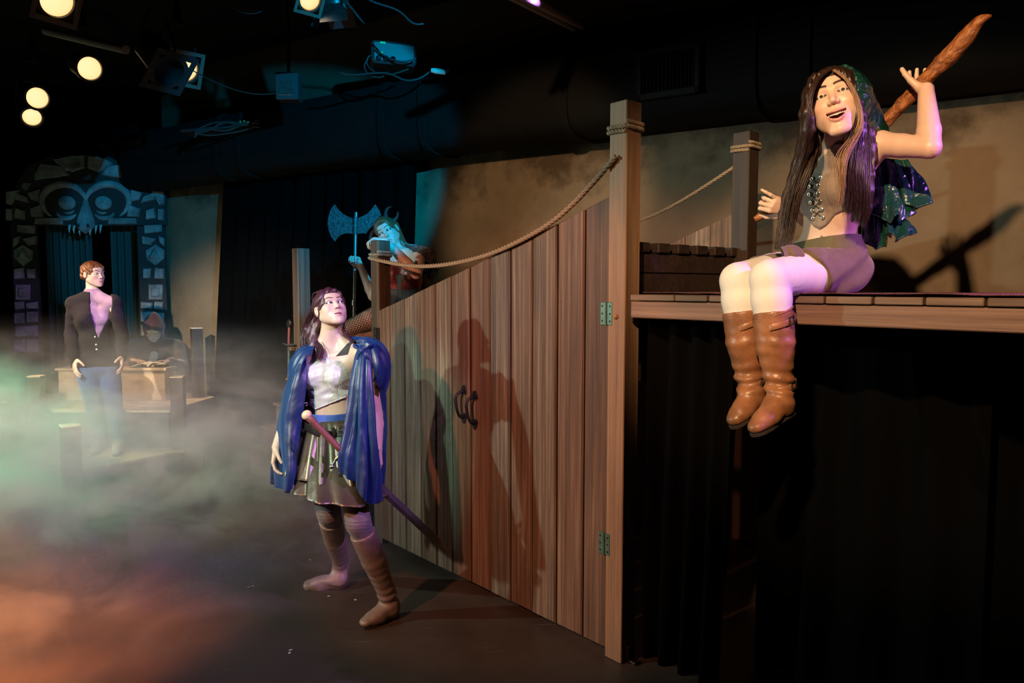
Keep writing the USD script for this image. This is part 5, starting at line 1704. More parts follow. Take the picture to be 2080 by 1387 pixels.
def knee_fold(hp, kn, an, seed):
    inner = kn + unit(unit(hp - kn) + unit(an - kn)) * .062

    def fn(p):
        d = np.linalg.norm(p - inner, axis=1)
        a = np.arctan2((p - inner) @ unit(hp - kn), (p - inner) @ unit(an - kn))
        return .0035 * np.exp(-(d / .045) ** 2) * np.sin(a * 11 + 3 * meshkit.noise(p * 25, seed)) + .0010 * (meshkit.fbm(p * 18, 2, seed) - .5)
    return fn


for hp, kn, an, s_ in ((hipL, knL, anL, 1), (hipR, knR, anR, 2)):
    F = Field(grow(leg(hp, kn, kn + (an - kn) * .62, (.086, .059, .050), .012), .005), .006)
    F.cut(kn + (an - kn) * .36, unit(an - kn)).cut(hp + (kn - hp) * .02, unit(hp - kn))
    F.ripple(knee_fold(hp, kn, an, s_))
    obj('tights_leg', F.mesh(), M['tights'], staff_woman, True)
M['bootB'] = plain('tan_boot_leather', (.235, .098, .042), .38, var=.35, vscale=14, bump=.10, bscale=140)
for kn, an, toe, he, s_ in ((knL, anL, toeL, heL, 7), (knR, anR, toeR, heR, 8)):
    b, top, up = boots(staff_woman, an, toe, he, kn, .30, M['bootB'], .068, .046, seed=s_, wr=.0055, sole=.010, sc=.95)
    fd = unit(toe - he)
    sd = unit(np.cross(up, fd))
    ring = lambda c, r, n_, squ=1.0: np.array([c + r * (math.cos(a) * fd + math.sin(a) * sd * squ) for a in np.linspace(0, 2 * np.pi, 40)])
    obj('top_edge', tube(ring(top, .066, up), .004, 8), M['bootB'], b, True)
    side = sd if sd @ V(1, -.6, 0) > 0 else -sd
    # strap with a small buckle near the top and another round the ankle
    for c, r, w_ in ((top - up * .035, .0715, .010), (an + up * .012, .056, .009)):
        a = np.linspace(-1.1, 1.1, 20)
        pts = np.array([c + r * (math.cos(q) * side + math.sin(q) * fd) for q in a])
        obj('strap', sheet(np.stack([pts - up * w_, pts + up * w_], 1), .005), M['bootB'], b, True)
        q = c + side * (r + .004)
        fr = (q, [fd, up, side])
        obj('buckle', [box((-.013, -.014, -.002), (-.009, .014, .003), fr, .001), box((.009, -.014, -.002), (.013, .014, .003), fr, .001), box((-.013, .010, -.002), (.013, .014, .003), fr, .001), box((-.013, -.014, -.002), (.013, -.010, .003), fr, .001)], M['iron'], b, False)

# short olive skirt with waistband and front bow
M['skirtB'] = cloth('olive_brown_twill', (.125, .085, .055), .7, .25, .2, 700)
M['bandB'] = cloth('olive_waistband', (.10, .085, .038), .65, .2, .2, 700)
hipprims = [q for q in torso(pelc, chest, neck, neck, R, .94, .05, .078)[:3]] + leg(hipL, knL, anL, (.088, .06, .036))[:2] + leg(hipR, knR, anR, (.088, .06, .036))[:2]
F = Field(grow(hipprims, .016), .006)
tl, trr = unit(knL - hipL), unit(knR - hipR)
wb = P(1668, 497, 2.70)
F.cut(wb - Z * .026, V(0, 0, 1) + .12 * R[0])
F.clip(lambda X, Y, Z_: np.minimum((X - hipL[0]) * tl[0] + (Y - hipL[1]) * tl[1] + (Z_ - hipL[2]) * tl[2] - .205 - .03 * np.sin((Z_ - 1.7) * 20), 9), .006)
F.cut(V(0, 0, 1.627), V(0, 0, -1))


def skfold(p):
    q = p - wb
    s = q @ tl
    return .006 * np.sin(s * 38 + q[:, 2] * 60 + 3.5 * meshkit.noise(p * 9, 3)) * np.clip(-q[:, 2] / .05, 0, 1) + .004 * (meshkit.fbm(p * 14, 3, 9) - .5) * 2


F.ripple(skfold)
sk_ = obj('skirt', F.mesh(), M['skirtB'], staff_woman, True, 'short olive brown skirt')
F = Field(grow(torso(pelc, chest, neck, neck, R, .94, .05, .078)[:4], .017), .005)
F.cut(wb + Z * .024, V(0, 0, 1) + .12 * R[0]).cut(wb - Z * .034, -(V(0, 0, 1) + .12 * R[0]))
obj('waistband', F.mesh(), M['bandB'], staff_woman, True)
bw = P(1592, 516, 2.56)
obj('bow', sheet(drape_cloth([[bw + V(-.015, -.01, .022), bw + V(.015, 0, .03), bw + V(.04, .01, .03)], [bw + V(-.01, -.03, -.005), bw + V(.03, -.03, .005), bw + V(.06, -.01, .015)], [bw + V(-.005, -.02, -.03), bw + V(.03, -.03, -.028), bw + V(.07, -.01, .0)]], 16, 16, 1.2, .006, 31), .003), M['skirtB'], staff_woman, True)

# taupe laced corset
M['corsetB'] = cloth('taupe_corset', (.25, .20, .165), .62, .2, .25, 800)
F = Field(grow(torso(pelc, chest, neck, hd.W((0, -.025, -.055)), R, .94, .052, .078, (shR + (neck - shR) * .30, shL + (neck - shL) * .30))[3:], .011) + grow(torso(pelc, chest, neck, neck, R, .94, .05, .078)[2:3], .011), .005)
ztopB = lambda s: P(1690, 316, 2.62)[2] + .7 * s * s * 5
cz_ = P(1605, 458, 2.56)[2]


def clipc(X, Y, Z_):
    s = (X - chest[0]) * rr[0] + (Y - chest[1]) * rr[1] + (Z_ - chest[2]) * rr[2]
    f = (X - chest[0]) * ff[0] + (Y - chest[1]) * ff[1] + (Z_ - chest[2]) * ff[2]
    zb_ = cz_ + .062 * (1 - np.exp(-(s / .055) ** 2)) + np.where(f < 0, -.02, 0)
    return np.maximum(zb_ - Z_, Z_ - (P(1690, 328, 2.62)[2] + .05 * np.clip(np.abs(s) / .1, 0, 1)))


F.clip(clipc, .004)
F.ripple(lambda p: .0025 * (meshkit.fbm(p * np.array([20, 20, 40]), 3, 4) - .5) * 2 + .0022 * np.exp(-((((p - chest) @ rr) - .055) / .004) ** 2) + .0022 * np.exp(-((((p - chest) @ rr) + .055) / .004) ** 2) - .004 * np.exp(-(((p - chest) @ rr) / .004) ** 2))
co = obj('corset', F.mesh(), M['corsetB'], staff_woman, True, 'taupe laced corset')
F_keep = F
M['eyelet'] = plain('brass_eyelet', (.75, .66, .5), .28, 1)
rows = np.linspace(.052, -.088, 6)
L_, R__ = [], []
for z in rows:
    for sg, lst in ((-1, L_), (1, R__)):
        lst.append(on_field(F, [chest + rr * sg * .020 + Z * z], .002)[0])
for q in L_ + R__:
    obj('eyelet', lathe([(.003, .0), (.0085, .001), (.0085, .003), (.0055, .0046), (.003, .003)], q, ff, 14), M['eyelet'], co, True)
for i in range(len(rows) - 1):
    for a, b in ((L_[i], R__[i + 1]), (R__[i], L_[i + 1])):
        obj('lace', tube([a + ff * .003, (a + b) / 2 + ff * .005, b + ff * .003],   .0014, 6), M['cord'], co, True)
pz = on_field(Field(B_, .006, pad=.02), [chest + rr * .0 - Z * .155], .003)[0]
obj('navel_stud', [trimesh.creation.icosphere(1, .0045).apply_translation(pz), trimesh.creation.icosphere(1, .0035).apply_translation(pz - Z * .018)], M['steel'], bodyB, True)

# hair: very long, dark brown, with a blonde streak
M['hairB'] = hairmat('dark_brown_hair', (.024, .011, .007), .38)
M['blonde'] = hairmat('blonde_streak', (.22, .125, .06), .45)
W = hd.W
left = [[(1688, 142, 2.44), (1660, 165, 2.43), (1646, 205, 2.43), (1643, 255, 2.44), (1634, 315, 2.50), (1606, 400, 2.54), (1594, 470, 2.56), (1588, 500, 2.56)],
        [(1686, 141, 2.46), (1652, 170, 2.46), (1640, 215, 2.46), (1636, 275, 2.50), (1621, 335, 2.56), (1594, 415, 2.60), (1584, 475, 2.60), (1578, 503, 2.60)],
        [(1688, 140, 2.48), (1658, 162, 2.52), (1650, 230, 2.55), (1658, 290, 2.55), (1648, 330, 2.53), (1618, 410, 2.55), (1602, 480, 2.57), (1594, 512, 2.57)]]
rightg = [[(1694, 141, 2.46), (1738, 175, 2.46), (1748, 230, 2.46), (1746, 280, 2.45), (1738, 340, 2.43), (1737, 400, 2.45), (1732, 446, 2.47)],
          [(1698, 140, 2.50), (1744, 180, 2.53), (1758, 240, 2.53), (1766, 300, 2.50), (1766, 365, 2.47), (1762, 425, 2.48), (1754, 456, 2.50)],
          [(1694, 142, 2.44), (1730, 176, 2.43), (1743, 232, 2.43), (1730, 285, 2.42), (1722, 325, 2.42), (1724, 385, 2.44), (1722, 425, 2.46)]]
blon = [[(1693, 142, 2.43), (1724, 168, 2.41), (1743, 215, 2.41), (1748, 245, 2.41), (1730, 280, 2.415), (1705, 315, 2.41), (1706, 375, 2.42), (1700, 415, 2.43)],
        [(1695, 142, 2.43), (1728, 172, 2.415), (1748, 222, 2.41), (1750, 255, 2.41), (1734, 290, 2.41), (1716, 330, 2.40), (1712, 385, 2.42), (1708, 410, 2.43)]]
tp = lambda gs: [[P(*q) for q in g_] for g_ in gs]
ext = []
for g_, rad in ((left[0], .020), (left[1], .024), (left[2], .022), (rightg[0], .022), (rightg[1], .026), (rightg[2], .016)):
    q = catmull([P(x, y, d_ + .022) for x, y, d_ in g_], 12)
    for a, b, t in zip(q[1:-1], q[2:], np.linspace(0, 1, 10)):
        ext.append(cone(a, b, rad * min(1, 1.25 - t * .8), rad * min(1, 1.22 - t * .85), .012))
F = hair_cap(hd, .0085, ((.0, .112, -.020), (.067, .073, .104)), ext, step=.0045)
F.clip(lambda X, Y, Z_: -(np.sqrt((X - W((.0, .09, -.055))[0]) ** 2 + (Y - W((.0, .09, -.055))[1]) ** 2 + (Z_ - W((.0, .09, -.055))[2]) ** 2) - .060 * 1.07), .008)
F.ripple(lambda p: .0018 * np.sin(p[:, 0] * 380 + 5 * meshkit.noise(p * np.array([9, 9, 4]))))
hairB = obj('hair', F.mesh(), M['hairB'], staff_woman, True, 'very long dark brown hair parted in the middle')
st_ = strand_field(hd, None, tp(left), 620, .007, 5, 12, .12) + strand_field(hd, None, tp(rightg), 620, .008, 6, 12, .12)
strands('hair_strand', st_, .0009, M['hairB'], hairB)
strands('blonde_strand', strand_field(hd, None, tp(blon), 75, .0055, 7, 12, .2), .0012, M['blonde'], hairB, 'blonde streak framing the face')

# green wet-look hood and ruffled cape hanging behind
M['vinyl'] = mat('green_wet_look', {'g': ('geometry', {}), 'n': ('noise_texture', {'scale': 26, 'detail': 4, 'distortion': 1.2}), 'b': ('bump', {'strength': .75, 'distance': .012}), 'p': ('principled_bsdf', {'base_color': (.008, .050, .040), 'roughness': .17, 'specular_ior_level': .7, 'coat_weight': .4})},
                 [('g.position', 'n.vector'), ('n.fac', 'b.height'), ('b.normal', 'p.normal')])
F = Field(grow(hd.prims[:1], .024) + [cone(W((-.03, -.03, -.0)), P(1772, 268, 2.60), .088, .050, .04), cone(W((-.02, -.05, .03)), P(1782, 300, 2.62), .08, .03, .04)], .0045)
hp_ = W((-.036, .010, .0))
hn_ = unit(hd.R[1] * .62 + hd.R[0] * .78)
F.cut(hp_, hn_, .012)
F.ripple(lambda p: .0045 * (meshkit.fbm(p * 36, 3, 8) - .5) * 2 + .002 * np.sin(((p - hp_) @ hd.R[2]) * 260) * np.exp(-(((p - hp_) @ hn_) / .03) ** 2))
capeB = obj('hood', F.mesh(), M['vinyl'], staff_woman, True, 'shiny dark green hood')
for nm, rows_, fo, am, sd_ in (
    ('cape', [[(1745, 330, 2.84), (1775, 322, 2.82), (1805, 322, 2.80), (1838, 330, 2.78)], [(1742, 400, 2.88), (1775, 390, 2.84), (1812, 385, 2.82), (1858, 390, 2.80)], [(1738, 488, 2.90), (1775, 470, 2.86), (1812, 440, 2.84), (1862, 425, 2.82)]], 3.0, .020, 41),
    ('cape_ruffle', [[(1822, 326, 2.74), (1834, 326, 2.72), (1846, 334, 2.74)], [(1828, 370, 2.72), (1848, 368, 2.68), (1868, 384, 2.72)], [(1832, 412, 2.72), (1858, 420, 2.64), (1884, 414, 2.72)]], 1.6, .022, 42),
    ('cape_ruffle', [[(1778, 380, 2.74), (1800, 376, 2.70), (1822, 382, 2.72)], [(1774, 420, 2.74), (1806, 424, 2.66), (1838, 420, 2.72)], [(1772, 436, 2.74), (1810, 446, 2.62), (1850, 440, 2.72)]], 2.2, .020, 43),
    ('cape_ruffle', [[(1790, 430, 2.76), (1812, 436, 2.72), (1834, 432, 2.74)], [(1784, 452, 2.76), (1818, 462, 2.66), (1846, 456, 2.74)], [(1780, 466, 2.76), (1820, 482, 2.62), (1851, 474, 2.74)]], 2.2, .020, 44),
    ('cape_ruffle', [[(1756, 420, 2.78), (1776, 424, 2.74), (1798, 424, 2.76)], [(1754, 462, 2.78), (1778, 470, 2.70), (1800, 466, 2.76)], [(1750, 488, 2.78), (1780, 503, 2.66), (1802, 498, 2.76)]], 1.8, .016, 45)):
    obj(nm, sheet(drape_cloth([[P(*q) for q in r_] for r_ in rows_], 50, 40, fo, am, sd_, fade=.3), .005), M['vinyl'], staff_woman, True, 'shiny dark green ruffled cape' if nm == 'cape' else None)

# gnarled wooden staff across her shoulders
stf = thing('staff', 'gnarled reddish brown wooden staff held across the seated woman\'s shoulders', 'staff')
M['staff'] = mat('gnarled_wood', {'g': ('geometry', {}), 'rot': ('vector_rotate', {'rotate_type': 'y_axis', 'angle': .80}), 'm': ('mapping', {'scale': (6, 60, 60)}), 'n': ('noise_texture', {'scale': 1, 'detail': 6, 'roughness': .65, 'distortion': .6}),
                 'r': ('rgb_ramp', {'ramp': [(.30, (.05, .016, .006)), (.5, (.26, .085, .022)), (.72, (.48, .21, .06))]}), 'b': ('bump', {'strength': .7, 'distance': .01}), 'p': ('principled_bsdf', {'roughness': .34})},
                 [('g.position', 'rot.vector'), ('rot.vector', 'm.vector'), ('m.vector', 'n.vector'), ('n.fac', 'r.fac'), ('r.color', 'p.base_color'), ('n.fac', 'b.height'), ('b.normal', 'p.normal')])
sp = [P(1533, 446, 2.86), P(1590, 408, 2.845), P(1690, 328, 2.80), P(1800, 246, 2.68), P(1900, 141, 2.535), P(1962, 76, 2.46), P(1990, 43, 2.42), P(2014, 32, 2.40)]
q = catmull(sp, 90)
t = np.linspace(0, 1, 90)
rad = np.interp(t, [0, .02, .1, .5, .62, .75, .86, .92, .97, 1], [.010, .016, .0175, .0225, .0245, .026, .029, .028, .019, .004])
tb_ = tube(q, rad, 20)
vv = np.array(tb_.vertices)
k = np.repeat(np.arange(90), 20)
ctr = np.vstack([q[k], q[:1], q[-1:]])
off_ = vv - ctr
sc_ = 1 + .30 * (meshkit.fbm(vv * 16, 3, 2) - .5) * 2 + .16 * (meshkit.fbm(vv * 60, 2, 5) - .5) * 2
obj('shaft', trimesh.Trimesh(ctr + off_ * sc_[:, None], tb_.faces, process=False), M['staff'], stf, True)

# ------------------------------------------------------------------ woman with the axe, leaning on the low gate post
axe_woman = thing('person', 'woman in black fur and red bodice leaning on the low gate post gripping an axe', 'person')
hd = Head(P(787, 471, 5.05), turn(-4, -4, -29), .95, gaze=(.25, .02), squint=.1)
neck, chest, pel = P(815, 506, 5.10), P(822, 556, 5.12), P(818, 612, 5.16)
R = frame_of(V(-.15, -1, -.25), unit(neck - pel))
shL, shR = P(852, 524, 5.02), P(788, 535, 5.14)
elL, wrL = P(846, 556, 4.80), P(783, 489, 4.76)
elR, wrR = P(758, 602, 5.20), P(734, 545, 5.22)
hipL, hipR = P(838, 620, 5.12), P(800, 628, 5.12)
knR = P(694, 676, 4.98)
anR = knR + N * .33 - U * .05 - Z * .005
knL = P(872, 650, 4.85)
anL = knL + N * .32 + U * .05 - Z * .08
C_ = torso(pel, chest, neck, hd.W((0, -.025, -.055)), R, .9, .05, .07, (shR, shL))
C_ += arm(shL, elL, wrL, (.043, .036, .024)) + arm(shR, elR, wrR, (.042, .035, .023))
hL = hand(wrL, V(-1, -.15, .10), V(-.1, -.25, -1), -1, ((50, 60, 40), (48, 62, 40), (46, 64, 40), (44, 64, 40)), 4, (.5, .35, .55), 25, s=.95)
hR = hand(wrR, V(-.25, -.1, .62), V(-.55, -.75, -.2), -1, ((62, 75, 45), (64, 76, 45), (66, 78, 45), (66, 78, 45)), 2, (.75, .3, .5), 30, s=.95)
legC = leg(hipR, knR, anR, (.082, .056, .035)) + leg(hipL, knL, anL, (.082, .056, .035))
F = Field(hd.prims + C_ + hL + hR + legC, .011, [hd.band(.0032), hand_band(wrL, V(-1, -.15, .1), .7, .0045), hand_band(wrR, V(-.25, -.1, .62), .7, .0045)])
m = F.mesh()
v = np.array(m.vertices)
sk_c = V(.62, .45, .38)
col = np.tile(sk_c, (len(v), 1))
hd.paint(v, col, sk_c, lips=(.30, .06, .08), brow=(.10, .055, .035), liner=(.03, .025, .03), liner_w=.005, blush=(.6, .3, .26), scalp=(.1, .05, .03))
for hp_ in (hL, hR):                                     # dark red nails
    for q in hp_[7:20:3]:
        col[np.linalg.norm(v - q['b'], axis=1) < .0085] = (.22, .01, .02)
bodyC = obj('body', m, M['skin'], axe_woman, True, paint=col)
hd.extras(bodyC, (.10, .12, .12))
M['hairC'] = hairmat('auburn_hair', (.16, .065, .03), .4)
W = hd.W
ext = [cone(W((-.05, -.04, .02)), P(818, 500, 5.14), .040, .034, .02), cone(P(818, 500, 5.14), P(829, 512, 5.12), .032, .012, .02), cone(W((.04, -.05, .03)), W((.05, -.08, -.04)), .036, .03, .02)]
F = hair_cap(hd, .0095, ((0, .112, -.020), (.067, .070, .106)), ext, step=.006)
F.clip(lambda X, Y, Z_: -(np.sqrt((X - W((-.080, .002, -.006))[0]) ** 2 + (Y - W((-.080, .002, -.006))[1]) ** 2 + (Z_ - W((-.080, .002, -.006))[2]) ** 2) - .026), .006)
hairC = obj('hair', F.mesh(), M['hairC'], axe_woman, True, 'auburn shoulder-length hair')
strands('hair_strand', strand_field(hd, None, [[W((-.04, .03, .09)), W((-.075, -.02, .03)), P(812, 490, 5.06), P(821, 500, 5.05), P(830, 497, 5.04), P(832, 505, 5.04)], [W((-.03, .0, .09)), W((-.07, -.05, .02)), P(816, 496, 5.10), P(822, 508, 5.08), P(827, 514, 5.06)]], 120, .006, 61, 10), .0018, M['hairC'], hairC)
# horned headpiece with silver wire
M['horn'] = plain('dark_horn', (.03, .026, .026), .35, bump=.3, bscale=90)
for pts in (((-.045, .01, .088), (-.06, .0, .125), (-.085, -.01, .145), (-.115, .0, .140)), ((.070, .01, .050), (.105, .0, .045), (.135, .0, .020), (.150, .01, -.015)), ((-.07, -.02, .05), (-.11, -.02, .06), (-.135, -.01, .085))):
    q = catmull([W(p_) for p_ in pts], 26)
    t = np.linspace(0, 1, 26)
    h = obj('horn', tube(q, (.017 - .013 * t) * (1 + .10 * np.sin(t * 60)), 10), M['horn'], axe_woman, True)
    obj('horn_wire', tube(q + .0165 * (1 - t * .75)[:, None] * np.stack([np.cos(t * 40), np.sin(t * 40) * .3, np.sin(t * 40)], 1), .0022, 5), M['steel'], h, True)
obj('headband', tube([W((.078 * math.sin(a), .02 - .01 * math.cos(a * 2), .02 + .082 * math.cos(a))) for a in np.linspace(-1.3, 1.3, 20)], .005, 8), M['horn'], axe_woman, True)
# black fur shawl
M['fur'] = plain('black_fur', (.014, .013, .014), .9, bump=.6, bscale=140, sheen_weight=.4)
F = Field([cone(P(826, 512, 5.12), P(862, 522, 5.04), .060, .066, .03), cone(P(862, 522, 5.06), P(870, 545, 5.14), .06, .05, .03), cone(P(820, 512, 5.18), P(785, 530, 5.2), .06, .055, .03)], .008)
F.ripple(lambda p: .012 * (meshkit.fbm(p * 45, 3, 3) - .5) * 2)
fur = obj('fur_shawl', F.mesh(), M['fur'], axe_woman, True, 'shaggy black fur shawl')
r = np.random.default_rng(9)
fm = F.mesh()
fv = np.array(fm.vertices)[r.integers(0, len(fm.vertices), 900)]
fv = fv[np.linalg.norm(fv - neck, axis=1) > .125]
fc = fv - np.array([P(840, 525, 5.12)])
strands('fur_strand', [np.array([a, a + unit(b) * .012 + V(0, 0, -.004), a + unit(b) * .02 + V(0, 0, -.016)]) + r.normal(0, .002, (3, 3)) for a, b in zip(fv, fc)], .0014, M['fur'], fur)
# red bodice, straps, dark breeches
M['red_leather'] = plain('red_leather', (.20, .018, .015), .38, var=.3, vscale=30, bump=.4, bscale=60)
F = Field(grow(torso(pel, chest, neck, neck, R, .9, .052, .07)[3:6] + [torso(pel, chest, neck, neck, R, .9, .05, .07)[2]], .012), .007)
F.cut(P(822, 537, 5.1), V(0, 0, 1)).cut(P(815, 590, 5.1), V(0, 0, -1))
obj('bodice', F.mesh(), M['red_leather'], axe_woman, True, 'red leather bodice')
M['breeches'] = cloth('black_breeches', (.018, .018, .022), .6)
F = Field(grow(torso(pel, chest, neck, neck, R, .9, .05, .07)[:3] + leg(hipL, knL, anL, (.082, .056, .035)) + [cone(hipR, hipR + (knR - hipR) * .16, .082, .080, .03)], .014), .009)
F.cut(P(815, 586, 5.1), V(0, 0, 1))
F.ripple(wrinkles(5, .004, 20))
obj('breeches', F.mesh(), M['breeches'], axe_woman, True)
M['strap'] = plain('grey_strap', (.10, .085, .075), .5)
fb = P(811, 565, 4.985)
fr = (fb, [V(1, 0, 0), V(0, 1, 0), Z])
bl = obj('hip_strap', sheet(np.array([[fb + V(-.013, 0, .02), fb + V(.013, 0, .02)], [fb + V(-.011, -.01, -.06), fb + V(.014, -.01, -.06)], [fb + V(-.010, .0, -.13), fb + V(.016, .0, -.13)]]), .005), M['strap'], axe_woman, 30)
obj('strap_buckle', [box((-.022, -.006, -.025), (-.016, 0, .025), fr, .001), box((.016, -.006, -.025), (.022, 0, .025), fr, .001), box((-.022, -.006, .019), (.022, 0, .025), fr, .001), box((-.022, -.006, -.025), (.022, 0, -.019), fr, .001)], M['steel'], bl, False)
M['bootC'] = plain('black_boot', (.02, .018, .017), .4)
boots(axe_woman, anR, anR + N * .15 - Z * .035, anR - Z * .03 - N * .05, knR, .35, M['bootC'], .062, .044, seed=15)
boots(axe_woman, anL, anL + N * .15 - Z * .05, anL - Z * .03 - N * .05, knL, .35, M['bootC'], .062, .044, seed=16)
# fishnet over the thigh: two crossing families of helices
ax_ = knR - hipR
Lh = np.linalg.norm(ax_)
ax_ = ax_ / Lh
e1 = unit(np.cross(ax_, Z))
e2 = np.cross(ax_, e1)
net = []
tt = np.linspace(.25, 1.02, 46)
rad = np.interp(tt, [0, .5, 1, 1.05], [.0825, .071, .0575, .055]) + .0022
for sgn in (-1, 1):
    for k in range(20):
        a = sgn * tt * 5.5 + k * 2 * np.pi / 20
        net.append(hipR + tt[:, None] * Lh * ax_ + rad[:, None] * (np.cos(a)[:, None] * e1 + np.sin(a)[:, None] * e2))
strands('fishnet', net, .0014, M['cord'], bodyC, 'black fishnet over the thigh', 1)

# block she sits on, and her double-bladed axe
blk = thing('seat_block', 'grey block on the ramp that the axe woman sits on', 'block')
c = P(815, 640, 5.2)
obj('block', box((-.22, -.16, rz(1.9) + .003), (.20, .16, 1.435), (V(c[0], c[1], 0), [U * -1, N, Z]), .01), plain('grey_block_paint', (.20, .20, .19), .8, var=.2), blk, False)
obj('block_cap', box((-.24, -.18, 1.435), (.22, .18, 1.455), (V(c[0], c[1], 0), [U * -1, N, Z]), .006), plain('grey_block_cap', (.24, .24, .23), .8, var=.2), blk, False)
axe = thing('battle_axe', 'large double-bladed battle axe standing upright in the leaning woman\'s fist', 'axe')
M['axe_steel'] = plain('mottled_axe_steel', (.07, .085, .095), .45, .5, var=.6, vscale=55, bump=.5, bscale=70)
M['axe_shaft'] = plain('grey_axe_shaft', (.22, .22, .22), .35, .6, var=.3, vscale=30)
da = 5.215
pa = lambda cx_, cy_: P(640 + cx_ / 5.78, 400 + cy_ / 5.78, da)
o_ = pa(472, 340)
axr = lambda q: [float((q - o_) @ V(1, 0, 0)), float((q - o_) @ Z)]
lb = [(235, 88), (196, 140), (168, 205), (152, 270), (150, 320), (160, 390), (188, 465), (230, 526), (262, 478), (305, 444), (370, 425), (440, 432), (440, 250), (390, 232), (330, 200), (280, 152)]
for mx in (0, 1):
    pts = [axr(pa(944 - x if mx else x, y)) for x, y in lb]
    if mx:
        pts = pts[::-1]
    ins = Polygon(pts).buffer(0)
    b1 = extrude(ins, .010, o_ - V(0, .005, 0), [V(1, 0, 0), Z, V(0, 1, 0)])
    b2 = extrude(ins.buffer(-.022), .018, o_ - V(0, .009, 0), [V(1, 0, 0), Z, V(0, 1, 0)])
    obj('axe_blade', [b1, b2], M['axe_steel'], axe, False)
top_, bot_ = P(723, 431, da), P(717, 760, da)
bot_[2] = rz(2.1) + .01
bot_ = V(P(717, 700, da)[0], P(717, 700, da)[1], 1.145)
obj('shaft', tube(np.linspace(top_, bot_, 8), .0115, 14), M['axe_shaft'], axe, 40)
obj('socket', tube([pa(472, 240), pa(472, 300), pa(472, 380), pa(472, 440)], [.017, .02, .02, .017], 16), M['axe_steel'], axe, 40)
obj('ferrule', tube([P(718.3, 610, da), P(718.1, 620, da)], .014, 12), M['steel'], axe, 40)

# small sword hanging on the newel post
hs = thing('hanging_sword', 'small sword with a round pommel hung upright on the newel post', 'sword')
nf = lambda px, py: on_plane(px, py, G0 + .005 * N, N)
pq = [nf(588, 657), nf(587, 698), nf(586, 706), nf(585, 790)]
obj('pommel', lathe([(0, -.014), (.028, -.012), (.034, 0), (.028, .012), (0, .014)], pq[0], N, 22), M['iron'], hs, True)
obj('grip', tube([pq[0], pq[1]], .011, 10), M['grip'], hs, True)
obj('crossguard', tube([nf(575, 697), nf(586, 700), nf(598, 699)], [.006, .010, .006], 8), M['steel'], hs, True)
a, b = pq[2], pq[3]
b2_ = a + (b - a) * 1.12
obj('blade', hull([a + U * .018, a - U * .018, a + N * .004, a - N * .004, b + U * .014, b - U * .014, b + N * .003, b - N * .003, b2_]), M['steel'], hs, False)
obj('holder', box((3.19, -.012, 1.165), (3.25, .03, 1.195), GF), M['post_mid'], hs, False)

# ------------------------------------------------------------------ woman in the cardigan on the low deck
card = thing('person', 'woman with a red hair bun, dark cardigan and jeans standing in the fog', 'person')
hd = Head(P(189, 557, 6.45), turn(68, 2, 0), 1.0, squint=.2)
R = turn(38)
neck, chest, pel = P(188, 596, 6.46), P(190, 650, 6.46), P(198, 742, 6.46)
shR, shL = P(151, 617, 6.44), P(230, 615, 6.44)
elR, wrR = P(144, 680, 6.42), P(152, 730, 6.32)
elL, wrL = P(248, 678, 6.46), P(248, 726, 6.38)
hipR, hipL = pel + R[0] * .082 - V(0, 0, .03), pel - R[0] * .082 - V(0, 0, .03)
toeR, heR = on_z(190, 925, .2), on_z(204, 908, .2)
toeL, heL = on_z(236, 928, .2), on_z(240, 909, .2)
anR, anL = heR + V(0, 0, .10) + unit(toeR - heR) * .05, heL + V(0, 0, .10) + unit(toeL - heL) * .05
knR, knL = (hipR + anR) / 2 + R[1] * .03, (hipL + anL) / 2 + R[1] * .03
D_ = torso(pel, chest, neck, hd.W((0, -.025, -.055)), R, .96, .05, .08, (shR, shL))
armsD = arm(shR, elR, wrR) + arm(shL, elL, wrL)
dR, dL = unit(P(152, 760, 6.26) - wrR), unit(P(249, 758, 6.3) - wrL)
hR = hand(wrR, dR, -R[0] * .8 + R[1] * -.2, +1, ((14, 20, 12),) * 4, 3)
hL = hand(wrL, dL, R[0] * .8 + R[1] * -.2, -1, ((14, 20, 12),) * 4, 3)
F = Field(hd.prims + D_ + armsD + hR + hL + leg(hipR, knR, anR) + leg(hipL, knL, anL), .012, [hd.band(.0036), hand_band(wrR, dR, .8, .005), hand_band(wrL, dL, .8, .005)])
m = F.mesh()
v = np.array(m.vertices)
sk_d = V(.60, .42, .37)
col = np.tile(sk_d, (len(v), 1))
hd.paint(v, col, sk_d, lips=(.36, .14, .14), brow=(.10, .05, .035), liner=(.06, .035, .03), blush=(.62, .32, .28), scalp=(.2, .08, .03), brow_lift=-.001, brow_w=1.2)
bodyD = obj('body', m, M['skin'], card, True, paint=col)
hd.extras(bodyD, (.12, .13, .14))
M['hairD'] = hairmat('red_hair', (.16, .05, .018), .4)
W = hd.W
F = hair_cap(hd, .009, ((0, .112, -.008), (.070, .080, .116)), [ell(W((.0, -.085, .055)), np.array([.045, .040, .040]), hd.R, .02), cone(W((.055, -.01, .03)), W((.06, -.05, -.02)), .024, .024, .02)], step=.005)
F.clip(lambda X, Y, Z_: -(np.sqrt((X - W((.080, .002, -.006))[0]) ** 2 + (Y - W((.080, .002, -.006))[1]) ** 2 + (Z_ - W((.080, .002, -.006))[2]) ** 2) - .030), .006)
F.ripple(lambda p: .003 * np.sin(hd.L(p)[:, 1] * 120 + hd.L(p)[:, 2] * 150))
obj('hair', F.mesh(), M['hairD'], card, True, 'red hair swept back into a bun')
M['mauve'] = cloth('mauve_jersey', (.27, .165, .28), .75)
F = Field(grow(torso(pel, chest, neck, hd.W((0, -.025, -.055)), R, .96, .052, .08, (shR, shL)), .006), .008)
F.cut(P(188, 586, 6.46), Z).cut(pel + Z * .04, -Z)
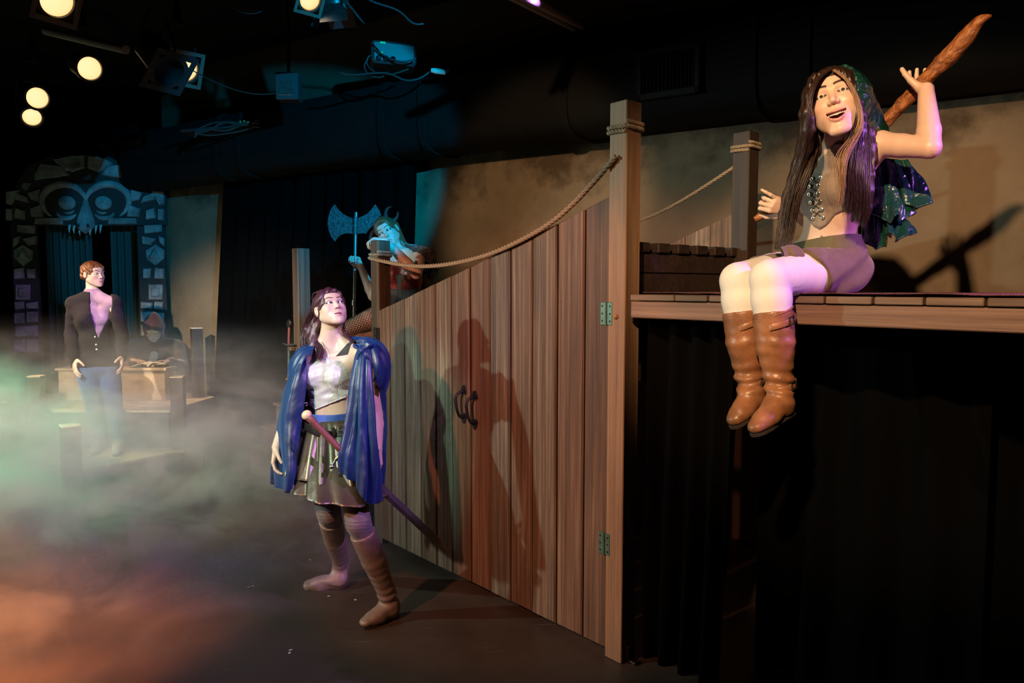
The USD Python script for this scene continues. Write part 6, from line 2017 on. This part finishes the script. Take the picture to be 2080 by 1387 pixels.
F.ripple(lambda p: .003 * np.sin(((p - chest) @ R[2]) * 75 + ((p - chest) @ R[0]) * 30) * np.clip(.5 - (p[:, 2] - chest[2]) * 6, 0, 1))
obj('turtleneck', F.mesh(), M['mauve'], card, True, 'mauve high-necked top')
M['cardigan'] = cloth('dark_cardigan_knit', (.009, .006, .010), .95, .0, .5, 400)
F = Field(grow(torso(pel, chest, neck, neck, R, .96, .053, .084, (shR, shL))[:-1], .024, .03) + grow(arm(shR, elR, wrR) + arm(shL, elL, wrL), .017, .012), .008)
vb, vt = P(202, 690, 6.3), P(186, 588, 6.4)
bl_ = vb


def vcut(X, Y, Z_):
    s = (X - bl_[0]) * R[0][0] + (Y - bl_[1]) * R[0][1] + .10 * (Z_ - bl_[2])
    f = (X - chest[0]) * R[1][0] + (Y - chest[1]) * R[1][1]
    w = np.clip((Z_ - vb[2]) * .34, -.004, .075)
    return np.minimum(w - np.abs(s + .01), f - .0)


F.clip(lambda X, Y, Z_: vcut(X, Y, Z_), .006)
F.cut(pel - Z * .005, -Z).cut(P(188, 592, 6.46), Z)
F.cut(wrR - dR * .0, dR) if False else None
F.ripple(wrinkles(71, .006, 12, (1, 1, 2)))
cd = obj('cardigan', F.mesh(), M['cardigan'], card, True, 'dark knitted cardigan open at the neck')
M['button'] = plain('pearl_button', (.75, .72, .72), .25)
for x, y in ((203.8, 630.9), (201.7, 648.2), (198.4, 666.6), (193, 684), (195.4, 700), (196.3, 709.5)):
    q = P(x, y, 6.46)
    o, dr = EYE, unit(q - EYE)
    best = None
    from scipy.interpolate import RegularGridInterpolator
    it = RegularGridInterpolator(F.ax, F.f, bounds_error=False, fill_value=.3)
    ts = np.linspace(-.45, .2, 400)
    val = it(q + ts[:, None] * dr)
    hit = np.argmax(val < .002) if (val < .002).any() else 250
    obj('button', trimesh.creation.icosphere(1, .008).apply_translation(q + ts[hit] * dr - dr * .003), M['button'], cd, True)
M['jeans'] = cloth('blue_denim', (.07, .135, .34), .85, .2, .4, 500)
F = Field(grow(torso(pel, chest, neck, neck, R, .96, .05, .08)[:2] + leg(hipR, knR, anR, (.086, .06, .048)) + leg(hipL, knL, anL, (.086, .06, .048)), .012), .009)
F.cut(pel + Z * .06, Z)
F.ripple(wrinkles(72, .004, 18))
obj('jeans', F.mesh(), M['jeans'], card, True)
M['shoe'] = plain('pale_shoe', (.45, .40, .36), .6)
for toe, he, an in ((toeR, heR, anR), (toeL, heL, anL)):
    boots(card, an, toe, he, an + Z * .2, .6, M['shoe'], .045, .042, name='shoe', seed=3)

# ------------------------------------------------------------------ hooded reader behind the low table
rd = thing('person', 'hooded figure in a dark robe and brow goggles bent over an open book', 'person')
hd = Head(P(312, 668, 7.50), turn(20, -32, 3), 1.0, squint=.7)
bx = P(312, 668, 7.5)
neck, chest, pel = P(314, 692, 7.60), P(316, 722, 7.68), P(316, 755, 7.80)
pel[2] = .96
R = frame_of(V(.25, -1, -.3), unit(neck - pel))
shR, shL = P(276, 706, 7.60), P(358, 706, 7.60)
elR, wrR = P(264, 742, 7.45), P(268, 731, 7.26)
elL, wrL = P(372, 748, 7.50), P(343, 733, 7.32)
E_ = torso(pel, chest, neck, hd.W((0, -.025, -.055)), R, .95, .02, .08, (shR, shL)) + arm(shR, elR, wrR) + arm(shL, elL, wrL)
dR, dL = unit(P(300, 733, 7.19) - wrR), unit(P(325, 734, 7.27) - wrL)
hR = hand(wrR, dR, V(.1, -.1, -1), -1 if np.dot(np.cross(dR, V(.1, -.1, -1)), V(0, 1, 0)) < 0 else 1, ((14, 16, 10),) * 4, 8)
hL = hand(wrL, dL, V(0, -.2, -1), 1, ((20, 25, 15),) * 4, 4)
hipR, hipL = pel + R[0] * .09, pel - R[0] * .09
knR, knL = P(292, 778, 7.66), P(338, 778, 7.66)
knR[2] = knL[2] = .80
anR, anL = knR + V(0, .12, -.2), knL + V(0, .12, -.2)
F = Field(hd.prims + E_ + hR + hL, .014, [hd.band(.004), hand_band(wrR, dR, .8, .006)])
m = F.mesh()
v = np.array(m.vertices)
col = np.tile(V(.48, .33, .26), (len(v), 1))
hd.paint(v, col, V(.48, .33, .26), lips=(.30, .15, .13), brow=(.08, .05, .04))
bodyE = obj('body', m, M['skin'], rd, True, paint=col)
M['hood'] = cloth('maroon_hood_cloth', (.055, .014, .018), .9, .3)
W = hd.W
F = Field(grow(hd.prims[:1], .030) + [ell(W((0, -.045, .105)), (.045, .06, .06), hd.R, .05), cone(W((0, -.06, -.02)), neck - Z * .02, .085, .10, .05)], .007)
F.clip(lambda X, Y, Z_: -(np.sqrt(((X - W((0, .15, -.05))[0]) / .085) ** 2 + ((Y - W((0, .15, -.05))[1]) / .15) ** 2 + ((Z_ - W((0, .15, -.05))[2]) / .12) ** 2) - 1) * .085, .008)
F.ripple(wrinkles(81, .004, 16))
obj('hood', F.mesh(), M['hood'], rd, True, 'dark maroon peaked hood')
M['robe'] = cloth('black_brown_robe', (.05, .035, .028), .85, .3)
F = Field(grow(torso(pel, chest, neck, neck, R, .95, .02, .08, (shR, shL))[:-1], .03, .05) + grow(arm(shR, elR, wrR + (elR - wrR) * .12) + arm(shL, elL, wrL + (elL - wrL) * .12), .026, .03) + [cone(hipR, knR, .10, .09, .05), cone(hipL, knL, .10, .09, .05), cone(knR, anR, .08, .09, .04), cone(knL, anL, .08, .09, .04)], .010)
F.clip(lambda X, Y, Z_: (.553 - Z_) + 0 * X + 0 * Y, .004)
F.ripple(wrinkles(82, .008, 12, (1, 1, .5)))
obj('robe', F.mesh(), M['robe'], rd, True, 'dark loose robe')
M['shirt'] = cloth('tan_shirt', (.42, .30, .22), .85)
F = Field([ell(chest + R[1] * .088, (.06, .05, .12), R, .02)], .008)
F.ripple(lambda p: .004 * np.sin(p[:, 2] * 140))
obj('shirt_front', F.mesh(), M['shirt'], rd, True)
M['goggle'] = plain('tan_goggle_strap', (.50, .30, .12), .4)
gg_ = obj('goggles', tube([W((.075 * math.sin(a), .022 + .078 * math.cos(a), .030)) for a in np.linspace(-1.5, 1.5, 24)], .009, 8), M['goggle'], rd, True, 'tan goggles pushed against the brow')
for sg in (-1, 1):
    obj('goggle_lens', lathe([(.018, -.012), (.022, .0), (.020, .008), (0, .008)], W((sg * .030, .098, .026)), hd.R[1], 14), M['goggle'], gg_, True)

# ------------------------------------------------------------------ stage fog: one drifting body of haze, denser low and to the left
M['fog'] = mat('stage_fog', {
    'g': ('geometry', {}), 'mp': ('mapping', {'scale': (1, 1, 1.7)}), 'n': ('noise_texture', {'scale': 1.7, 'detail': 5, 'roughness': .6, 'distortion': .9}),
    'nr': ('map_range', {'range_type': 'smoothstep', 'from_min': .44, 'from_max': .61, 'to_min': .04, 'to_max': 1, 'clamp': True}),
    'sx': ('separate_xyz', {}), 'zf': ('map_range', {'range_type': 'smoothstep', 'from_min': .05, 'from_max': 1.45, 'to_min': 1, 'to_max': 0, 'clamp': True}),
    'd': ('vector_math', {'math_type': 'distance', 'vector2': (-3.9, 5.0, .3)}), 'rf': ('map_range', {'range_type': 'smoothstep', 'from_min': .6, 'from_max': 3.7, 'to_min': 1, 'to_max': 0, 'clamp': True}),
    'm1': ('math', {'math_type': 'multiply'}), 'm2': ('math', {'math_type': 'multiply'}), 'm3': ('math', {'math_type': 'multiply', 'value2': 2.5}),
    'v': ('scatter_volume', {'color': (.97, .97, .97), 'anisotropy': .15})},
    [('g.position', 'mp.vector'), ('mp.vector', 'n.vector'), ('n.fac', 'nr.value'), ('g.position', 'sx.vector'), ('sx.z', 'zf.value'), ('g.position', 'd.vector1'), ('d.value', 'rf.value'),
     ('nr.result', 'm1.value1'), ('zf.result', 'm1.value2'), ('m1.value', 'm2.value1'), ('rf.result', 'm2.value2'), ('m2.value', 'm3.value1'), ('m3.value', 'v.density')], surface=None, volume='v.volume')
obj('stage_fog', box((-7.0, 1.7, .012), (-.5, 8.0, 1.48), bevel=.001), M['fog'], smooth=False, label='drifting bank of pale stage fog over the floor at the left', cat='fog', kind='stuff')
